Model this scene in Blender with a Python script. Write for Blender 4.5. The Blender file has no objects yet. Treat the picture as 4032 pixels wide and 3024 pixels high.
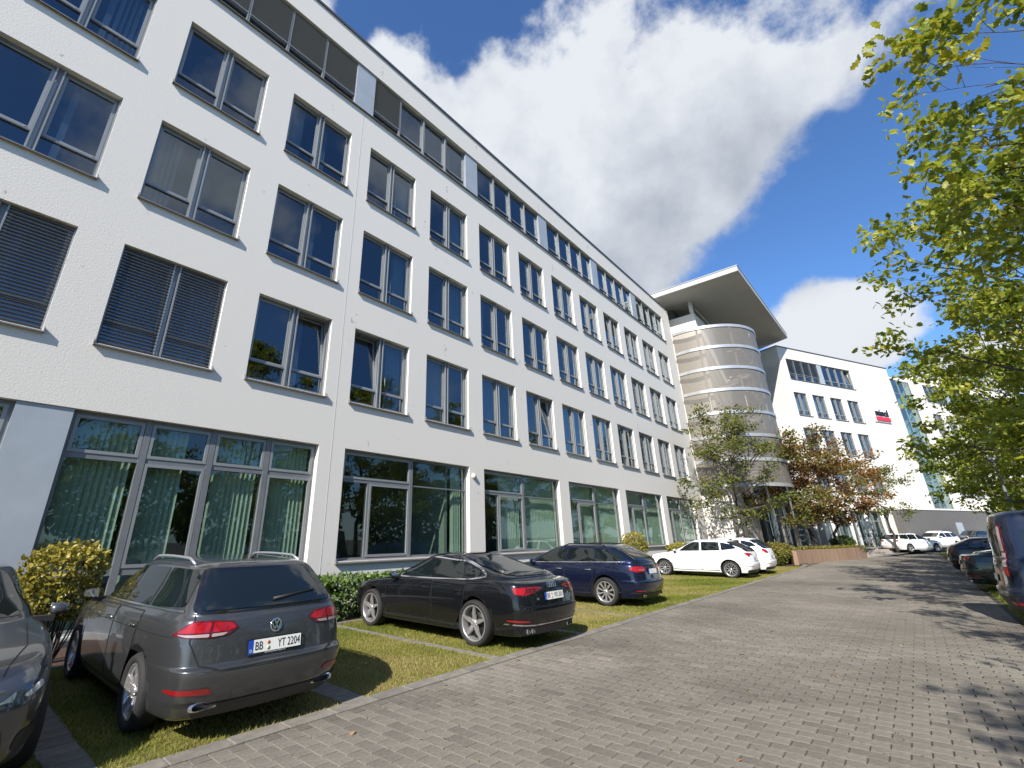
import bpy, bmesh, math, random
import numpy as np
from mathutils import Vector, Matrix
from mathutils.bvhtree import BVHTree
from mathutils.geometry import delaunay_2d_cdt
random.seed(7); RNG = np.random.default_rng(7)
PI = math.pi; R = math.radians
SC = bpy.context.scene
COL = SC.collection
# ---------------------------------------------------------------- camera
cd = bpy.data.cameras.new('camera'); cam = bpy.data.objects.new('camera', cd); COL.objects.link(cam)
cr = Vector((0.67348317, -0.73915687, -0.00821843)); cu = Vector((-0.25830187, -0.24573990, 0.93428692)); cf = Vector((0.69260419, 0.62710368, 0.35642728))
mw = Matrix.Identity(4)
for i in range(3):
    mw[i][0] = cr[i]; mw[i][1] = cu[i]; mw[i][2] = -cf[i]
mw.translation = (0, 0, 1.65)
cam.matrix_world = mw
cd.sensor_width = 36; cd.lens = 16.2422; cd.shift_x = 0.04401; cd.shift_y = -0.02277
cd.clip_start = 0.05; cd.clip_end = 2000
SC.camera = cam
SC.render.resolution_x = 1024; SC.render.resolution_y = 768
# ---------------------------------------------------------------- light
SUND = Vector((1.25, 0.40, -1.0)).normalized()          # the way the sunlight travels
sl = bpy.data.lights.new('sun', 'SUN'); sl.energy = 4.5; sl.angle = R(0.5); sl.color = (1.0, 0.94, 0.85)
so = bpy.data.objects.new('sun', sl); COL.objects.link(so)
so.rotation_euler = SUND.to_track_quat('-Z', 'Y').to_euler()
SC.view_settings.view_transform = 'Standard'; SC.view_settings.look = 'None'
SC.view_settings.exposure = 0.92; SC.view_settings.gamma = 1.0
try: SC.view_settings.use_curve_mapping = False
except Exception: pass
# ---------------------------------------------------------------- sky
W = bpy.data.worlds.new('World'); SC.world = W; W.use_nodes = True
nt = W.node_tree; nt.nodes.clear()
def NN(t, **k):
    n = nt.nodes.new(t)
    for a, b in k.items(): setattr(n, a, b)
    return n
def LK(a, b): nt.links.new(a, b)
def MA(op, a, b=None, c=None, clamp=False):
    n = NN('ShaderNodeMath', operation=op); n.use_clamp = clamp
    for i, v in enumerate((a, b, c)):
        if v is None: continue
        if isinstance(v, (int, float)): n.inputs[i].default_value = v
        else: LK(v, n.inputs[i])
    return n.outputs[0]
def SS(v, lo, hi):
    n = NN('ShaderNodeMapRange', interpolation_type='SMOOTHSTEP'); LK(v, n.inputs[0])
    n.inputs[1].default_value = lo; n.inputs[2].default_value = hi
    return n.outputs[0]
sky = NN('ShaderNodeTexSky', sky_type='NISHITA'); sky.sun_disc = False
sky.sun_elevation = math.asin(-SUND.z); sky.sun_rotation = math.atan2(-SUND.x, -SUND.y)
sky.air_density = 1.0; sky.dust_density = 0.25; sky.ozone_density = 2.2; sky.altitude = 100
tc = NN('ShaderNodeTexCoord'); sp = NN('ShaderNodeSeparateXYZ'); LK(tc.outputs['Generated'], sp.inputs[0])
zc = MA('MAXIMUM', sp.outputs[2], 0.035)
px = MA('DIVIDE', sp.outputs[0], zc); py = MA('DIVIDE', sp.outputs[1], zc)
cv = NN('ShaderNodeCombineXYZ'); LK(px, cv.inputs[0]); LK(py, cv.inputs[1])
def noise_tex(scale, detail, rough, off=0.0, dist=0.0):
    mp = NN('ShaderNodeMapping'); LK(cv.outputs[0], mp.inputs[0]); mp.inputs[1].default_value = (off, off * .7, off * 1.3)
    n = NN('ShaderNodeTexNoise'); LK(mp.outputs[0], n.inputs[0]); n.inputs['Scale'].default_value = scale
    n.inputs['Detail'].default_value = detail; n.inputs['Roughness'].default_value = rough; n.inputs['Distortion'].default_value = dist
    return n.outputs[0]
def noise_dir(scale, detail, rough, off=0.0, squash=1.0):
    mp = NN('ShaderNodeMapping'); LK(tc.outputs['Generated'], mp.inputs[0]); mp.inputs[1].default_value = (off, off * .7, off * 1.3); mp.inputs[3].default_value = (1, 1, squash)
    n = NN('ShaderNodeTexNoise'); LK(mp.outputs[0], n.inputs[0]); n.inputs['Scale'].default_value = scale; n.inputs['Detail'].default_value = detail; n.inputs['Roughness'].default_value = rough
    return n.outputs[0]
fine = MA('SUBTRACT', noise_dir(9.0, 9, .60, 3.1), .5)
mid = MA('SUBTRACT', noise_dir(3.6, 5, .5, 8.7), .5)
wisp = MA('ADD', MA('MULTIPLY', fine, .55), MA('MULTIPLY', mid, .55))
dA = MA('ADD', MA('MULTIPLY', MA('SUBTRACT', px, .54), .83), MA('MULTIPLY', MA('SUBTRACT', py, .50), .55))
dB = MA('ADD', MA('MULTIPLY', MA('SUBTRACT', px, 1.07), -.69), MA('MULTIPLY', MA('ADD', py, .27), .72))
bandA = MA('ADD', MA('MINIMUM', MA('ADD', dA, MA('MULTIPLY', wisp, .85)), MA('ADD', MA('MULTIPLY', dB, 1.0), MA('MULTIPLY', wisp, .62))), .085)
band = SS(bandA, -.01, .11)
def puff(cx, cy, rx, ry):
    a = MA('DIVIDE', MA('SUBTRACT', px, cx), rx); b = MA('DIVIDE', MA('SUBTRACT', py, cy), ry)
    d = MA('SUBTRACT', 1.0, MA('SQRT', MA('ADD', MA('MULTIPLY', a, a), MA('MULTIPLY', b, b))))
    return SS(MA('ADD', d, MA('MULTIPLY', wisp, 1.3)), .0, .20)
pf = MA('MAXIMUM', puff(3.05, .02, .85, .36), puff(4.6, -.62, 1.1, .42))
pf = MA('MAXIMUM', pf, puff(.18, .75, .22, .2))
pf = MA('MAXIMUM', pf, MA('MULTIPLY', SS(MA('SUBTRACT', wisp, MA('MULTIPLY', MA('ABSOLUTE', MA('SUBTRACT', dB, -.10)), 1.6)), .02, .26), .25))
# fair-weather clouds go on over the rest of the sky
gen = SS(MA('ADD', noise_dir(2.4, 8, .55, 21.3), MA('MULTIPLY', fine, .15)), .50, .64)
far = SS(px, .15, -.35)
cloud = MA('MAXIMUM', MA('MAXIMUM', band, pf), MA('MULTIPLY', gen, MA('MAXIMUM', far, SS(py, -.45, -.85))), clamp=True)
cloud = MA('MAXIMUM', cloud, MA('MULTIPLY', SS(px, 5.5, 12.0), .55))
thick = MA('ADD', MA('MULTIPLY', MA('MULTIPLY', SS(MA('ADD', px, MA('MULTIPLY', mid, 1.2)), .75, 1.75), .85), SS(px, 2.6, 2.0)), MA('MULTIPLY', MA('SUBTRACT', noise_dir(5.0, 8, .58, 5.5), .485), 2.4), clamp=True)
thick = MA('MULTIPLY', thick, MA('ADD', MA('MULTIPLY', SS(px, 2.6, 2.0), .8), .2))
ramp = NN('ShaderNodeMix', data_type='RGBA'); LK(thick, ramp.inputs[0])
ramp.inputs[6].default_value = (.43, .45, .48, 1); ramp.inputs[7].default_value = (.235, .26, .305, 1)
skm = NN('ShaderNodeMix', data_type='RGBA', blend_type='MULTIPLY'); skm.inputs[0].default_value = 1
LK(sky.outputs[0], skm.inputs[6]); skm.inputs[7].default_value = (.056, .080, .108, 1)
mx = NN('ShaderNodeMix', data_type='RGBA'); LK(cloud, mx.inputs[0]); LK(skm.outputs[2], mx.inputs[6]); LK(ramp.outputs[2], mx.inputs[7])
bg = NN('ShaderNodeBackground'); LK(mx.outputs[2], bg.inputs[0]); bg.inputs[1].default_value = 1.0
wo = NN('ShaderNodeOutputWorld'); LK(bg.outputs[0], wo.inputs[0])
# ---------------------------------------------------------------- materials
MATS = {}
def newmat(name):
    m = bpy.data.materials.new(name); m.use_nodes = True; t = m.node_tree
    return m, t, t.nodes['Principled BSDF']
def M(name, col, rough=.5, metal=0., var=0., vscale=4., bump=0., bscale=40., coat=0., spec=None, col2=None, detail=5, objvar=0., stretch=None, flake=False):
    if name in MATS: return MATS[name]
    m, t, b = newmat(name); L = t.links.new
    b.inputs['Base Color'].default_value = (*col, 1); b.inputs['Roughness'].default_value = rough; b.inputs['Metallic'].default_value = metal
    if coat: b.inputs['Coat Weight'].default_value = coat; b.inputs['Coat Roughness'].default_value = .03
    if spec is not None: b.inputs['Specular IOR Level'].default_value = spec
    co = t.nodes.new('ShaderNodeTexCoord'); out = co.outputs['Object']
    if stretch:
        mp = t.nodes.new('ShaderNodeMapping'); L(out, mp.inputs[0]); mp.inputs[3].default_value = stretch; out = mp.outputs[0]
    if var or col2:
        n = t.nodes.new('ShaderNodeTexNoise'); L(out, n.inputs[0]); n.inputs['Scale'].default_value = vscale; n.inputs['Detail'].default_value = detail; n.inputs['Roughness'].default_value = .6
        r = t.nodes.new('ShaderNodeMapRange'); L(n.outputs[0], r.inputs[0]); r.inputs[1].default_value = .3; r.inputs[2].default_value = .7
        x = t.nodes.new('ShaderNodeMix'); x.data_type = 'RGBA'; L(r.outputs[0], x.inputs[0])
        c2 = col2 if col2 else tuple(min(1, c * (1 + var)) for c in col); c1 = col if col2 else tuple(c * (1 - var) for c in col)
        x.inputs[6].default_value = (*c1, 1); x.inputs[7].default_value = (*c2, 1); L(x.outputs[2], b.inputs['Base Color'])
    if objvar:
        oi = t.nodes.new('ShaderNodeObjectInfo'); r = t.nodes.new('ShaderNodeMapRange'); L(oi.outputs['Random'], r.inputs[0]); r.inputs[3].default_value = 1 - objvar; r.inputs[4].default_value = 1 + objvar
        hv = t.nodes.new('ShaderNodeHueSaturation'); L(r.outputs[0], hv.inputs['Value']); src = b.inputs['Base Color'].links
        if src: L(src[0].from_socket, hv.inputs['Color'])
        else: hv.inputs['Color'].default_value = (*col, 1)
        L(hv.outputs[0], b.inputs['Base Color'])
    if bump:
        n = t.nodes.new('ShaderNodeTexNoise'); L(out, n.inputs[0]); n.inputs['Scale'].default_value = bscale; n.inputs['Detail'].default_value = 4
        bp = t.nodes.new('ShaderNodeBump'); bp.inputs['Strength'].default_value = bump; bp.inputs['Distance'].default_value = .02; L(n.outputs[0], bp.inputs['Height']); L(bp.outputs[0], b.inputs['Normal'])
    if flake:
        n = t.nodes.new('ShaderNodeTexNoise'); L(out, n.inputs[0]); n.inputs['Scale'].default_value = 1.3
        bp = t.nodes.new('ShaderNodeBump'); bp.inputs['Strength'].default_value = .03; bp.inputs['Distance'].default_value = .03; L(n.outputs[0], bp.inputs['Height']); L(bp.outputs[0], b.inputs['Coat Normal'])
    MATS[name] = m
    return m
def glass(name, tint, f0=.06, rough=.0):
    m = bpy.data.materials.new(name); m.use_nodes = True; t = m.node_tree; t.nodes.clear(); L = t.links.new
    o = t.nodes.new('ShaderNodeOutputMaterial'); lw = t.nodes.new('ShaderNodeLayerWeight'); lw.inputs[0].default_value = .5     # Schlick reflectance, same from both sides
    pw = t.nodes.new('ShaderNodeMath'); pw.operation = 'POWER'; L(lw.outputs['Facing'], pw.inputs[0]); pw.inputs[1].default_value = 4.5
    fr = t.nodes.new('ShaderNodeMapRange'); L(pw.outputs[0], fr.inputs[0]); fr.inputs[3].default_value = f0; fr.inputs[4].default_value = .9
    g = t.nodes.new('ShaderNodeBsdfGlossy'); g.inputs['Roughness'].default_value = rough; g.inputs[0].default_value = (.85, .92, .98, 1)
    tr = t.nodes.new('ShaderNodeBsdfTransparent'); tr.inputs[0].default_value = (*tint, 1)
    co = t.nodes.new('ShaderNodeTexCoord'); n = t.nodes.new('ShaderNodeTexNoise'); n.inputs['Scale'].default_value = .9; L(co.outputs['Object'], n.inputs[0])
    bp = t.nodes.new('ShaderNodeBump'); bp.inputs['Strength'].default_value = .012; bp.inputs['Distance'].default_value = .05; L(n.outputs[0], bp.inputs['Height']); L(bp.outputs[0], g.inputs['Normal'])
    x = t.nodes.new('ShaderNodeMixShader'); L(fr.outputs[0], x.inputs[0]); L(tr.outputs[0], x.inputs[1]); L(g.outputs[0], x.inputs[2]); L(x.outputs[0], o.inputs[0])
    MATS[name] = m; return m
def wallmat():
    m, t, b = newmat('stucco'); L = t.links.new
    co = t.nodes.new('ShaderNodeTexCoord'); o = co.outputs['Object']
    n1 = t.nodes.new('ShaderNodeTexNoise'); L(o, n1.inputs[0]); n1.inputs['Scale'].default_value = 1.1; n1.inputs['Detail'].default_value = 8; n1.inputs['Roughness'].default_value = .7
    n2 = t.nodes.new('ShaderNodeTexNoise'); L(o, n2.inputs[0]); n2.inputs['Scale'].default_value = 9; n2.inputs['Detail'].default_value = 6
    mp = t.nodes.new('ShaderNodeMapping'); L(o, mp.inputs[0]); mp.inputs[3].default_value = (2.2, 2.2, .12)
    n3 = t.nodes.new('ShaderNodeTexNoise'); L(mp.outputs[0], n3.inputs[0]); n3.inputs['Scale'].default_value = 1.6; n3.inputs['Detail'].default_value = 5
    a = t.nodes.new('ShaderNodeMath'); a.operation = 'ADD'; L(n1.outputs[0], a.inputs[0]); L(n3.outputs[0], a.inputs[1])
    c = t.nodes.new('ShaderNodeMath'); c.operation = 'MULTIPLY_ADD'; L(n2.outputs[0], c.inputs[0]); c.inputs[1].default_value = .5; L(a.outputs[0], c.inputs[2])
    r = t.nodes.new('ShaderNodeValToRGB'); L(c.outputs[0], r.inputs[0])
    r.color_ramp.elements[0].position = .98; r.color_ramp.elements[0].color = (.44, .425, .395, 1); r.color_ramp.elements[1].position = 1.42; r.color_ramp.elements[1].color = (.68, .655, .61, 1)
    L(r.outputs[0], b.inputs['Base Color']); b.inputs['Roughness'].default_value = .92; b.inputs['Specular IOR Level'].default_value = .15
    n4 = t.nodes.new('ShaderNodeTexNoise'); L(o, n4.inputs[0]); n4.inputs['Scale'].default_value = 27; n4.inputs['Detail'].default_value = 7; n4.inputs['Roughness'].default_value = .65
    bp = t.nodes.new('ShaderNodeBump'); bp.inputs['Strength'].default_value = .36; bp.inputs['Distance'].default_value = .012; L(n4.outputs[0], bp.inputs['Height']); L(bp.outputs[0], b.inputs['Normal'])
    MATS['stucco'] = m; return m
STUCCO = wallmat()
FRAME = M('window_aluminium', (.19, .20, .21), .42, .25, var=.10, vscale=3)
FRAME2 = M('rail_aluminium', (.28, .295, .30), .38, .3)
PANEL = M('panel_aluminium', (.36, .40, .445), .5, .1, var=.08, vscale=1.2)
SILL = M('sill_aluminium', (.20, .19, .19), .45, .3, var=.1)
COPE = M('coping_metal', (.10, .10, .11), .5, .3)
DARK = M('dark_plastic', (.012, .012, .013), .55)
GU = glass('glass_upper', (.56, .63, .68), .105)
GG = glass('glass_ground', (.70, .77, .72), .06)
GT = glass('glass_teal', (.66, .78, .76), .10)
VANE = M('blind_vane', (.80, .85, .80), .8)
SLAT = M('blind_slat', (.20, .205, .21), .4, .3); SLAT2 = M('blind_slat_pale', (.28, .30, .325), .5, .2)
INT = M('interior_paint', (.50, .52, .53), .9); INTC = M('interior_ceiling', (.7, .7, .7), .9); INTF = M('interior_carpet', (.12, .12, .12), .95)
# ---------------------------------------------------------------- mesh helpers
def link(name, me, mat=None, parent=None, loc=None, rot=None):
    o = bpy.data.objects.new(name, me); COL.objects.link(o)
    if mat is not None and me is not None:
        if isinstance(mat, (list, tuple)):
            if len(me.materials) == 0:
                for q in mat: me.materials.append(q)
        elif len(me.materials) == 0: me.materials.append(mat)
    if parent is not None: o.parent = parent
    if loc is not None: o.location = loc
    if rot is not None: o.rotation_euler = rot
    return o
def tag(o, label=None, cat=None, group=None, kind=None):
    if label: o['label'] = label
    if cat: o['category'] = cat
    if group: o['group'] = group
    if kind: o['kind'] = kind
    return o
def thing(name, label, cat, loc=(0, 0, 0), rz=0., group=None):
    o = bpy.data.objects.new(name, None); COL.objects.link(o); o.location = loc; o.rotation_euler = (0, 0, rz); o.empty_display_size = .3
    return tag(o, label, cat, group)
class MB:
    """collects boxes, tubes and polygons for one mesh"""
    def __init__(s): s.v = []; s.f = []; s.m = []; s.sm = []
    def add(s, vs, fs, mi=0, smooth=False):
        n = len(s.v); s.v += [tuple(v) for v in vs]; s.f += [tuple(i + n for i in f) for f in fs]; s.m += [mi] * len(fs); s.sm += [smooth] * len(fs); return s
    def box(s, x0, x1, y0, y1, z0, z1, mi=0):
        vs = [(x0, y0, z0), (x1, y0, z0), (x1, y1, z0), (x0, y1, z0), (x0, y0, z1), (x1, y0, z1), (x1, y1, z1), (x0, y1, z1)]
        return s.add(vs, [(0, 3, 2, 1), (4, 5, 6, 7), (0, 1, 5, 4), (1, 2, 6, 5), (2, 3, 7, 6), (3, 0, 4, 7)], mi)
    def tube(s, pts, rad, n=8, mi=0, smooth=True, cap=True):
        pts = [Vector(p) for p in pts]; k = len(pts)
        if isinstance(rad, (int, float)): rad = [rad] * k
        vs = []; ref = None
        for i, p in enumerate(pts):
            t = (pts[min(i + 1, k - 1)] - pts[max(i - 1, 0)])
            if t.length < 1e-9: t = Vector((0, 0, 1))
            t.normalize()
            if ref is None or abs(ref.dot(t)) > .98: ref = Vector((1, 0, 0)) if abs(t.x) < .8 else Vector((0, 1, 0))
            a = (ref - t * ref.dot(t)).normalized(); b = t.cross(a); ref = a
            vs += [p + (a * math.cos(2 * PI * j / n) + b * math.sin(2 * PI * j / n)) * rad[i] for j in range(n)]
        fs = [(i * n + j, i * n + (j + 1) % n, (i + 1) * n + (j + 1) % n, (i + 1) * n + j) for i in range(k - 1) for j in range(n)]
        if cap: fs += [tuple(range(n))[::-1], tuple((k - 1) * n + j for j in range(n))]
        return s.add(vs, fs, mi, smooth)
    def lathe(s, prof, n=24, axis='z', mi=0, smooth=True, close=False):
        vs = []
        for r, h in prof:
            for j in range(n):
                a = 2 * PI * j / n; c, d = r * math.cos(a), r * math.sin(a)
                vs.append((c, d, h) if axis == 'z' else ((c, h, d) if axis == 'y' else (h, c, d)))
        k = len(prof); fs = [(i * n + j, i * n + (j + 1) % n, (i + 1) * n + (j + 1) % n, (i + 1) * n + j) for i in range(k - 1) for j in range(n)]
        if close: fs += [((k - 1) * n + j, (k - 1) * n + (j + 1) % n, (j + 1) % n, j) for j in range(n)]
        return s.add(vs, fs, mi, smooth)
    def prism(s, poly, z0, z1, mi=0):
        n = len(poly); vs = [(x, y, z0) for x, y in poly] + [(x, y, z1) for x, y in poly]
        return s.add(vs, [tuple(range(n))[::-1], tuple(range(n, 2 * n))] + [(i, (i + 1) % n, n + (i + 1) % n, n + i) for i in range(n)], mi)
    def mesh(s, name='m'):
        me = bpy.data.meshes.new(name); me.from_pydata(s.v, [], s.f); me.polygons.foreach_set('material_index', s.m); me.polygons.foreach_set('use_smooth', s.sm); me.update(); return me
    def build(s, name, mat=None, parent=None, loc=None, rot=None): return link(name, s.mesh(name), mat, parent, loc, rot)
def bevel(o, w=.01, seg=2):
    m = o.modifiers.new('bevel', 'BEVEL'); m.width = w; m.segments = seg; m.limit_method = 'ANGLE'; return o
def npmesh(name, V, F, smooth=False):
    """V (n,3); F (k,m) all faces with m corners"""
    me = bpy.data.meshes.new(name); V = np.asarray(V, np.float32); F = np.asarray(F, np.int32); k, m = F.shape
    me.vertices.add(len(V)); me.vertices.foreach_set('co', V.ravel()); me.loops.add(k * m); me.loops.foreach_set('vertex_index', F.ravel())
    me.polygons.add(k); me.polygons.foreach_set('loop_start', np.arange(0, k * m, m, dtype=np.int32)); me.polygons.foreach_set('loop_total', np.full(k, m, np.int32))
    me.polygons.foreach_set('use_smooth', np.full(k, bool(smooth)))
    me.update(calc_edges=True); return me
def face_attr(me, name, arr):
    a = me.attributes.new(name, 'FLOAT', 'FACE'); a.data.foreach_set('value', np.asarray(arr, np.float32))
def text_mesh(s, size, extrude=.0, align='CENTER', sx=1.0):
    c = bpy.data.curves.new('txt', 'FONT'); c.body = s; c.size = size; c.extrude = extrude; c.align_x = align; c.align_y = 'CENTER'; c.resolution_u = 3
    o = bpy.data.objects.new('txt', c); COL.objects.link(o); dg = bpy.context.evaluated_depsgraph_get(); me = bpy.data.meshes.new_from_object(o.evaluated_get(dg))
    bpy.data.objects.remove(o); bpy.data.curves.remove(c)
    if sx != 1.0:
        for v in me.vertices: v.co.x *= sx
    me.materials.clear(); return me
# ---------------------------------------------------------------- office buildings
def wall_mesh(s0, s1, z0, z1, ops, depth=.32, back=None):
    """a wall sheet at y=0 with openings (xa,xb,za,zb) and their reveals"""
    xs = sorted({round(v, 4) for v in [s0, s1] + [o[0] for o in ops] + [o[1] for o in ops]}); zs = sorted({round(v, 4) for v in [z0, z1] + [o[2] for o in ops] + [o[3] for o in ops]})
    mb = MB(); ids = {}
    def vid(x, z):
        if (x, z) not in ids: ids[(x, z)] = len(mb.v); mb.v.append((x, 0, z))
        return ids[(x, z)]
    for i in range(len(xs) - 1):
        for j in range(len(zs) - 1):
            cx, cz = (xs[i] + xs[i + 1]) / 2, (zs[j] + zs[j + 1]) / 2
            if any(o[0] < cx < o[1] and o[2] < cz < o[3] for o in ops): continue
            mb.f.append((vid(xs[i], zs[j]), vid(xs[i + 1], zs[j]), vid(xs[i + 1], zs[j + 1]), vid(xs[i], zs[j + 1]))); mb.m.append(0); mb.sm.append(False)
    d = depth
    for a, b, c, e in ops:
        mb.add([(a, 0, c), (a, 0, e), (a, d, e), (a, d, c)], [(0, 1, 2, 3)]); mb.add([(b, 0, c), (b, d, c), (b, d, e), (b, 0, e)], [(0, 1, 2, 3)])
        mb.add([(a, 0, e), (b, 0, e), (b, d, e), (a, d, e)], [(0, 1, 2, 3)]); mb.add([(a, 0, c), (a, d, c), (b, d, c), (b, 0, c)], [(0, 1, 2, 3)])
    return mb
WW, WH = 2.125, 2.275        # the punched windows
_cache = {}
def cached(key, fn):
    if key not in _cache: _cache[key] = fn()
    return _cache[key]
def frame_bars(mb, x0, x1, z0, z1, w, y0, y1):
    mb.box(x0, x0 + w, y0, y1, z0, z1); mb.box(x1 - w, x1, y0, y1, z0, z1); mb.box(x0 + w, x1 - w, y0, y1, z0, z0 + w); mb.box(x0 + w, x1 - w, y0, y1, z1 - w, z1); return mb
def win_frame_mesh():
    mb = MB(); frame_bars(mb, 0, WW, .03, WH, .055, .15, .25)
    c = WW / 2; mb.box(c - .085, c + .085, .135, .26, .03, WH)
    for a, b in ((.055, c - .085), (c + .085, WW - .055)): mb.box(a, b, .148, .23, .50, .535)
    return mb.mesh('window_frame')
def rail_mesh(h):
    mb = MB(); mb.box(0, .03, .075, .115, .04, h - .01); return mb.mesh('guide_rail')
def post_cover_mesh():
    mb = MB(); c = WW / 2; mb.box(c - .045, c + .015, .105, .1345, .05, WH - .42); return mb.mesh('post_cover')
def sash_mesh(w, h, b=.055):
    mb = MB(); frame_bars(mb, 0, w, 0, h, b, 0, .06); mb.box(w - .10, w - .07, -.012, 0, .012, .04); return mb.mesh('sash')
def pane_mesh(w, h):
    mb = MB(); mb.box(0, w, 0, .008, 0, h); return mb.mesh('pane')
def sill_mesh(w):
    mb = MB(); mb.add([(-.02, -.075, -.035), (w + .02, -.075, -.035), (w + .02, .15, .028), (-.02, .15, .028), (-.02, -.075, -.06), (w + .02, -.075, -.06)], [(0, 1, 2, 3), (4, 5, 1, 0)])
    mb.box(-.03, -.018, -.078, .15, -.062, .055); mb.box(w + .018, w + .03, -.078, .15, -.062, .055); return mb.mesh('sill')
def slat_mesh(w):
    mb = MB(); a = R(8); ca, sa = math.cos(a) * .034, math.sin(a) * .034
    mb.add([(0, -ca, sa), (w, -ca, sa), (w, 0, -.006), (0, 0, -.006), (w, ca, -sa), (0, ca, -sa), (0, -ca, sa + .004), (w, -ca, sa + .004)], [(0, 1, 2, 3), (3, 2, 4, 5), (0, 6, 7, 1)]); return mb.mesh('slat')
def vane_mesh(w, h):
    mb = MB(); mb.box(-w / 2, w / 2, -.0015, .0015, 0, h); return mb.mesh('vane')
def punched_window(parent, x, z, state='', mat_g=GU, cnt=[0]):
    o = link('window', cached('wf', win_frame_mesh), FRAME, parent, (x, 0, z))
    for x_ in (.0, WW / 2 - .078, WW / 2 + .048, WW - .03): link('guide_rail', cached('gr', lambda: rail_mesh(WH)), FRAME2, o, (x_, 0, 0))
    link('post_cover', cached('pc', post_cover_mesh), FRAME2, o)
    link('sill', cached('sill', lambda: sill_mesh(WW)), SILL, o)
    c = WW / 2; sw = c - .085 - .055; sh = WH - .055 - .535
    for i, sx in enumerate((.055, c + .085)):
        tilt = (state == 'tiltL' and i == 0) or (state == 'tiltR' and i == 1) or state == 'tilt'
        s = link('sash', cached('sash', lambda: sash_mesh(sw, sh)), FRAME2, o, (sx, .165, .535))
        p = link('pane', cached('pu', lambda: pane_mesh(sw - .11, sh - .11)), mat_g, o, (sx + .055, .185, .59))
        if tilt:
            for q in (s, p): q.rotation_euler = (R(-7), 0, 0)
            p.location = (sx + .055, .185 + .0067, .59)
        link('pane', cached('pl', lambda: pane_mesh(sw, .415)), mat_g, o, (sx, .195, .085))
        if 'blind' in state:
            for k in range(30): link('slat', cached('sl', lambda: slat_mesh(sw + .03)), SLAT, o, (sx - .015, .095, .07 + k * .0735))
    r = random.Random(hash((round(x, 2), round(z, 2))) & 0xffff)
    if r.random() < .55 or state == 'curtain':              # drawn-back vertical blind
        n = 5 if state != 'curtain' else 13
        sgn = r.random() < .75
        for k in range(n):
            xx = (WW - .12 - k * .11) if sgn else (.12 + k * .11)
            v = link('vane', cached('vu', lambda: vane_mesh(.115, WH - .1)), VANE, o, (xx, .42, .05)); v.rotation_euler = (0, 0, R(-50 + r.uniform(-12, 12)))
    return o
def ribbon_bay(parent, x0, x1, z0, z1, n, blinds=0, tilt=()):
    w = (x1 - x0) / n; h = z1 - z0
    def fm():
        mb = MB(); frame_bars(mb, 0, x1 - x0, .03, h, .05, .15, .25)
        for k in range(1, n): mb.box(k * w - .045, k * w + .045, .13, .26, .03, h)
        for k in range(n): mb.box(k * w + .05, (k + 1) * w - .05, .15, .23, .46, .49)
        return mb.mesh('ribbon_frame')
    o = link('ribbon_window', cached(('rf', round(x1 - x0, 2), n, round(h, 2)), fm), FRAME, parent, (x0, 0, z0))
    for k in range(n + 1):
        for q in ((-.04, .01) if 0 < k < n else ((.0,) if k == 0 else (-.03,))): link('guide_rail', cached(('rg', round(h, 2)), lambda: rail_mesh(h)), FRAME2, o, (k * w + q, 0, 0))
    sw, sh = w - .10, h - .05 - .49
    for k in range(n):
        s = link('sash', cached(('rs', round(sw, 2), round(sh, 2)), lambda: sash_mesh(sw, sh, .05)), FRAME2, o, (k * w + .05, .165, .49))
        p = link('pane', cached(('rp', round(sw, 2), round(sh, 2)), lambda: pane_mesh(sw - .1, sh - .1)), GU, o, (k * w + .10, .185, .54))
        if k in tilt:
            s.rotation_euler = p.rotation_euler = (R(-8), 0, 0); p.location.y += .007
        link('pane', cached(('rl', round(sw, 2)), lambda: pane_mesh(sw, .38)), GU, o, (k * w + .05, .195, .08))
    return o, w
def stuff_slats(parent, spans, zt, n, pitch, name='slat_stack'):
    mb = MB(); a = R(4); ca, sa = math.cos(a) * .026, math.sin(a) * .026
    for x0, x1 in spans:
        for k in range(n):
            z = zt - k * pitch
            mb.add([(x0, .09 - ca, z + sa), (x1, .09 - ca, z + sa), (x1, .09, z - .006), (x0, .09, z - .006), (x1, .09 + ca, z - sa), (x0, .09 + ca, z - sa)], [(0, 1, 2, 3), (3, 2, 4, 5)])
        mb.box(x0, x1, .07, .11, zt - n * pitch - .03, zt - n * pitch)
    return tag(mb.build(name, SLAT2, parent), kind='stuff')
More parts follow.
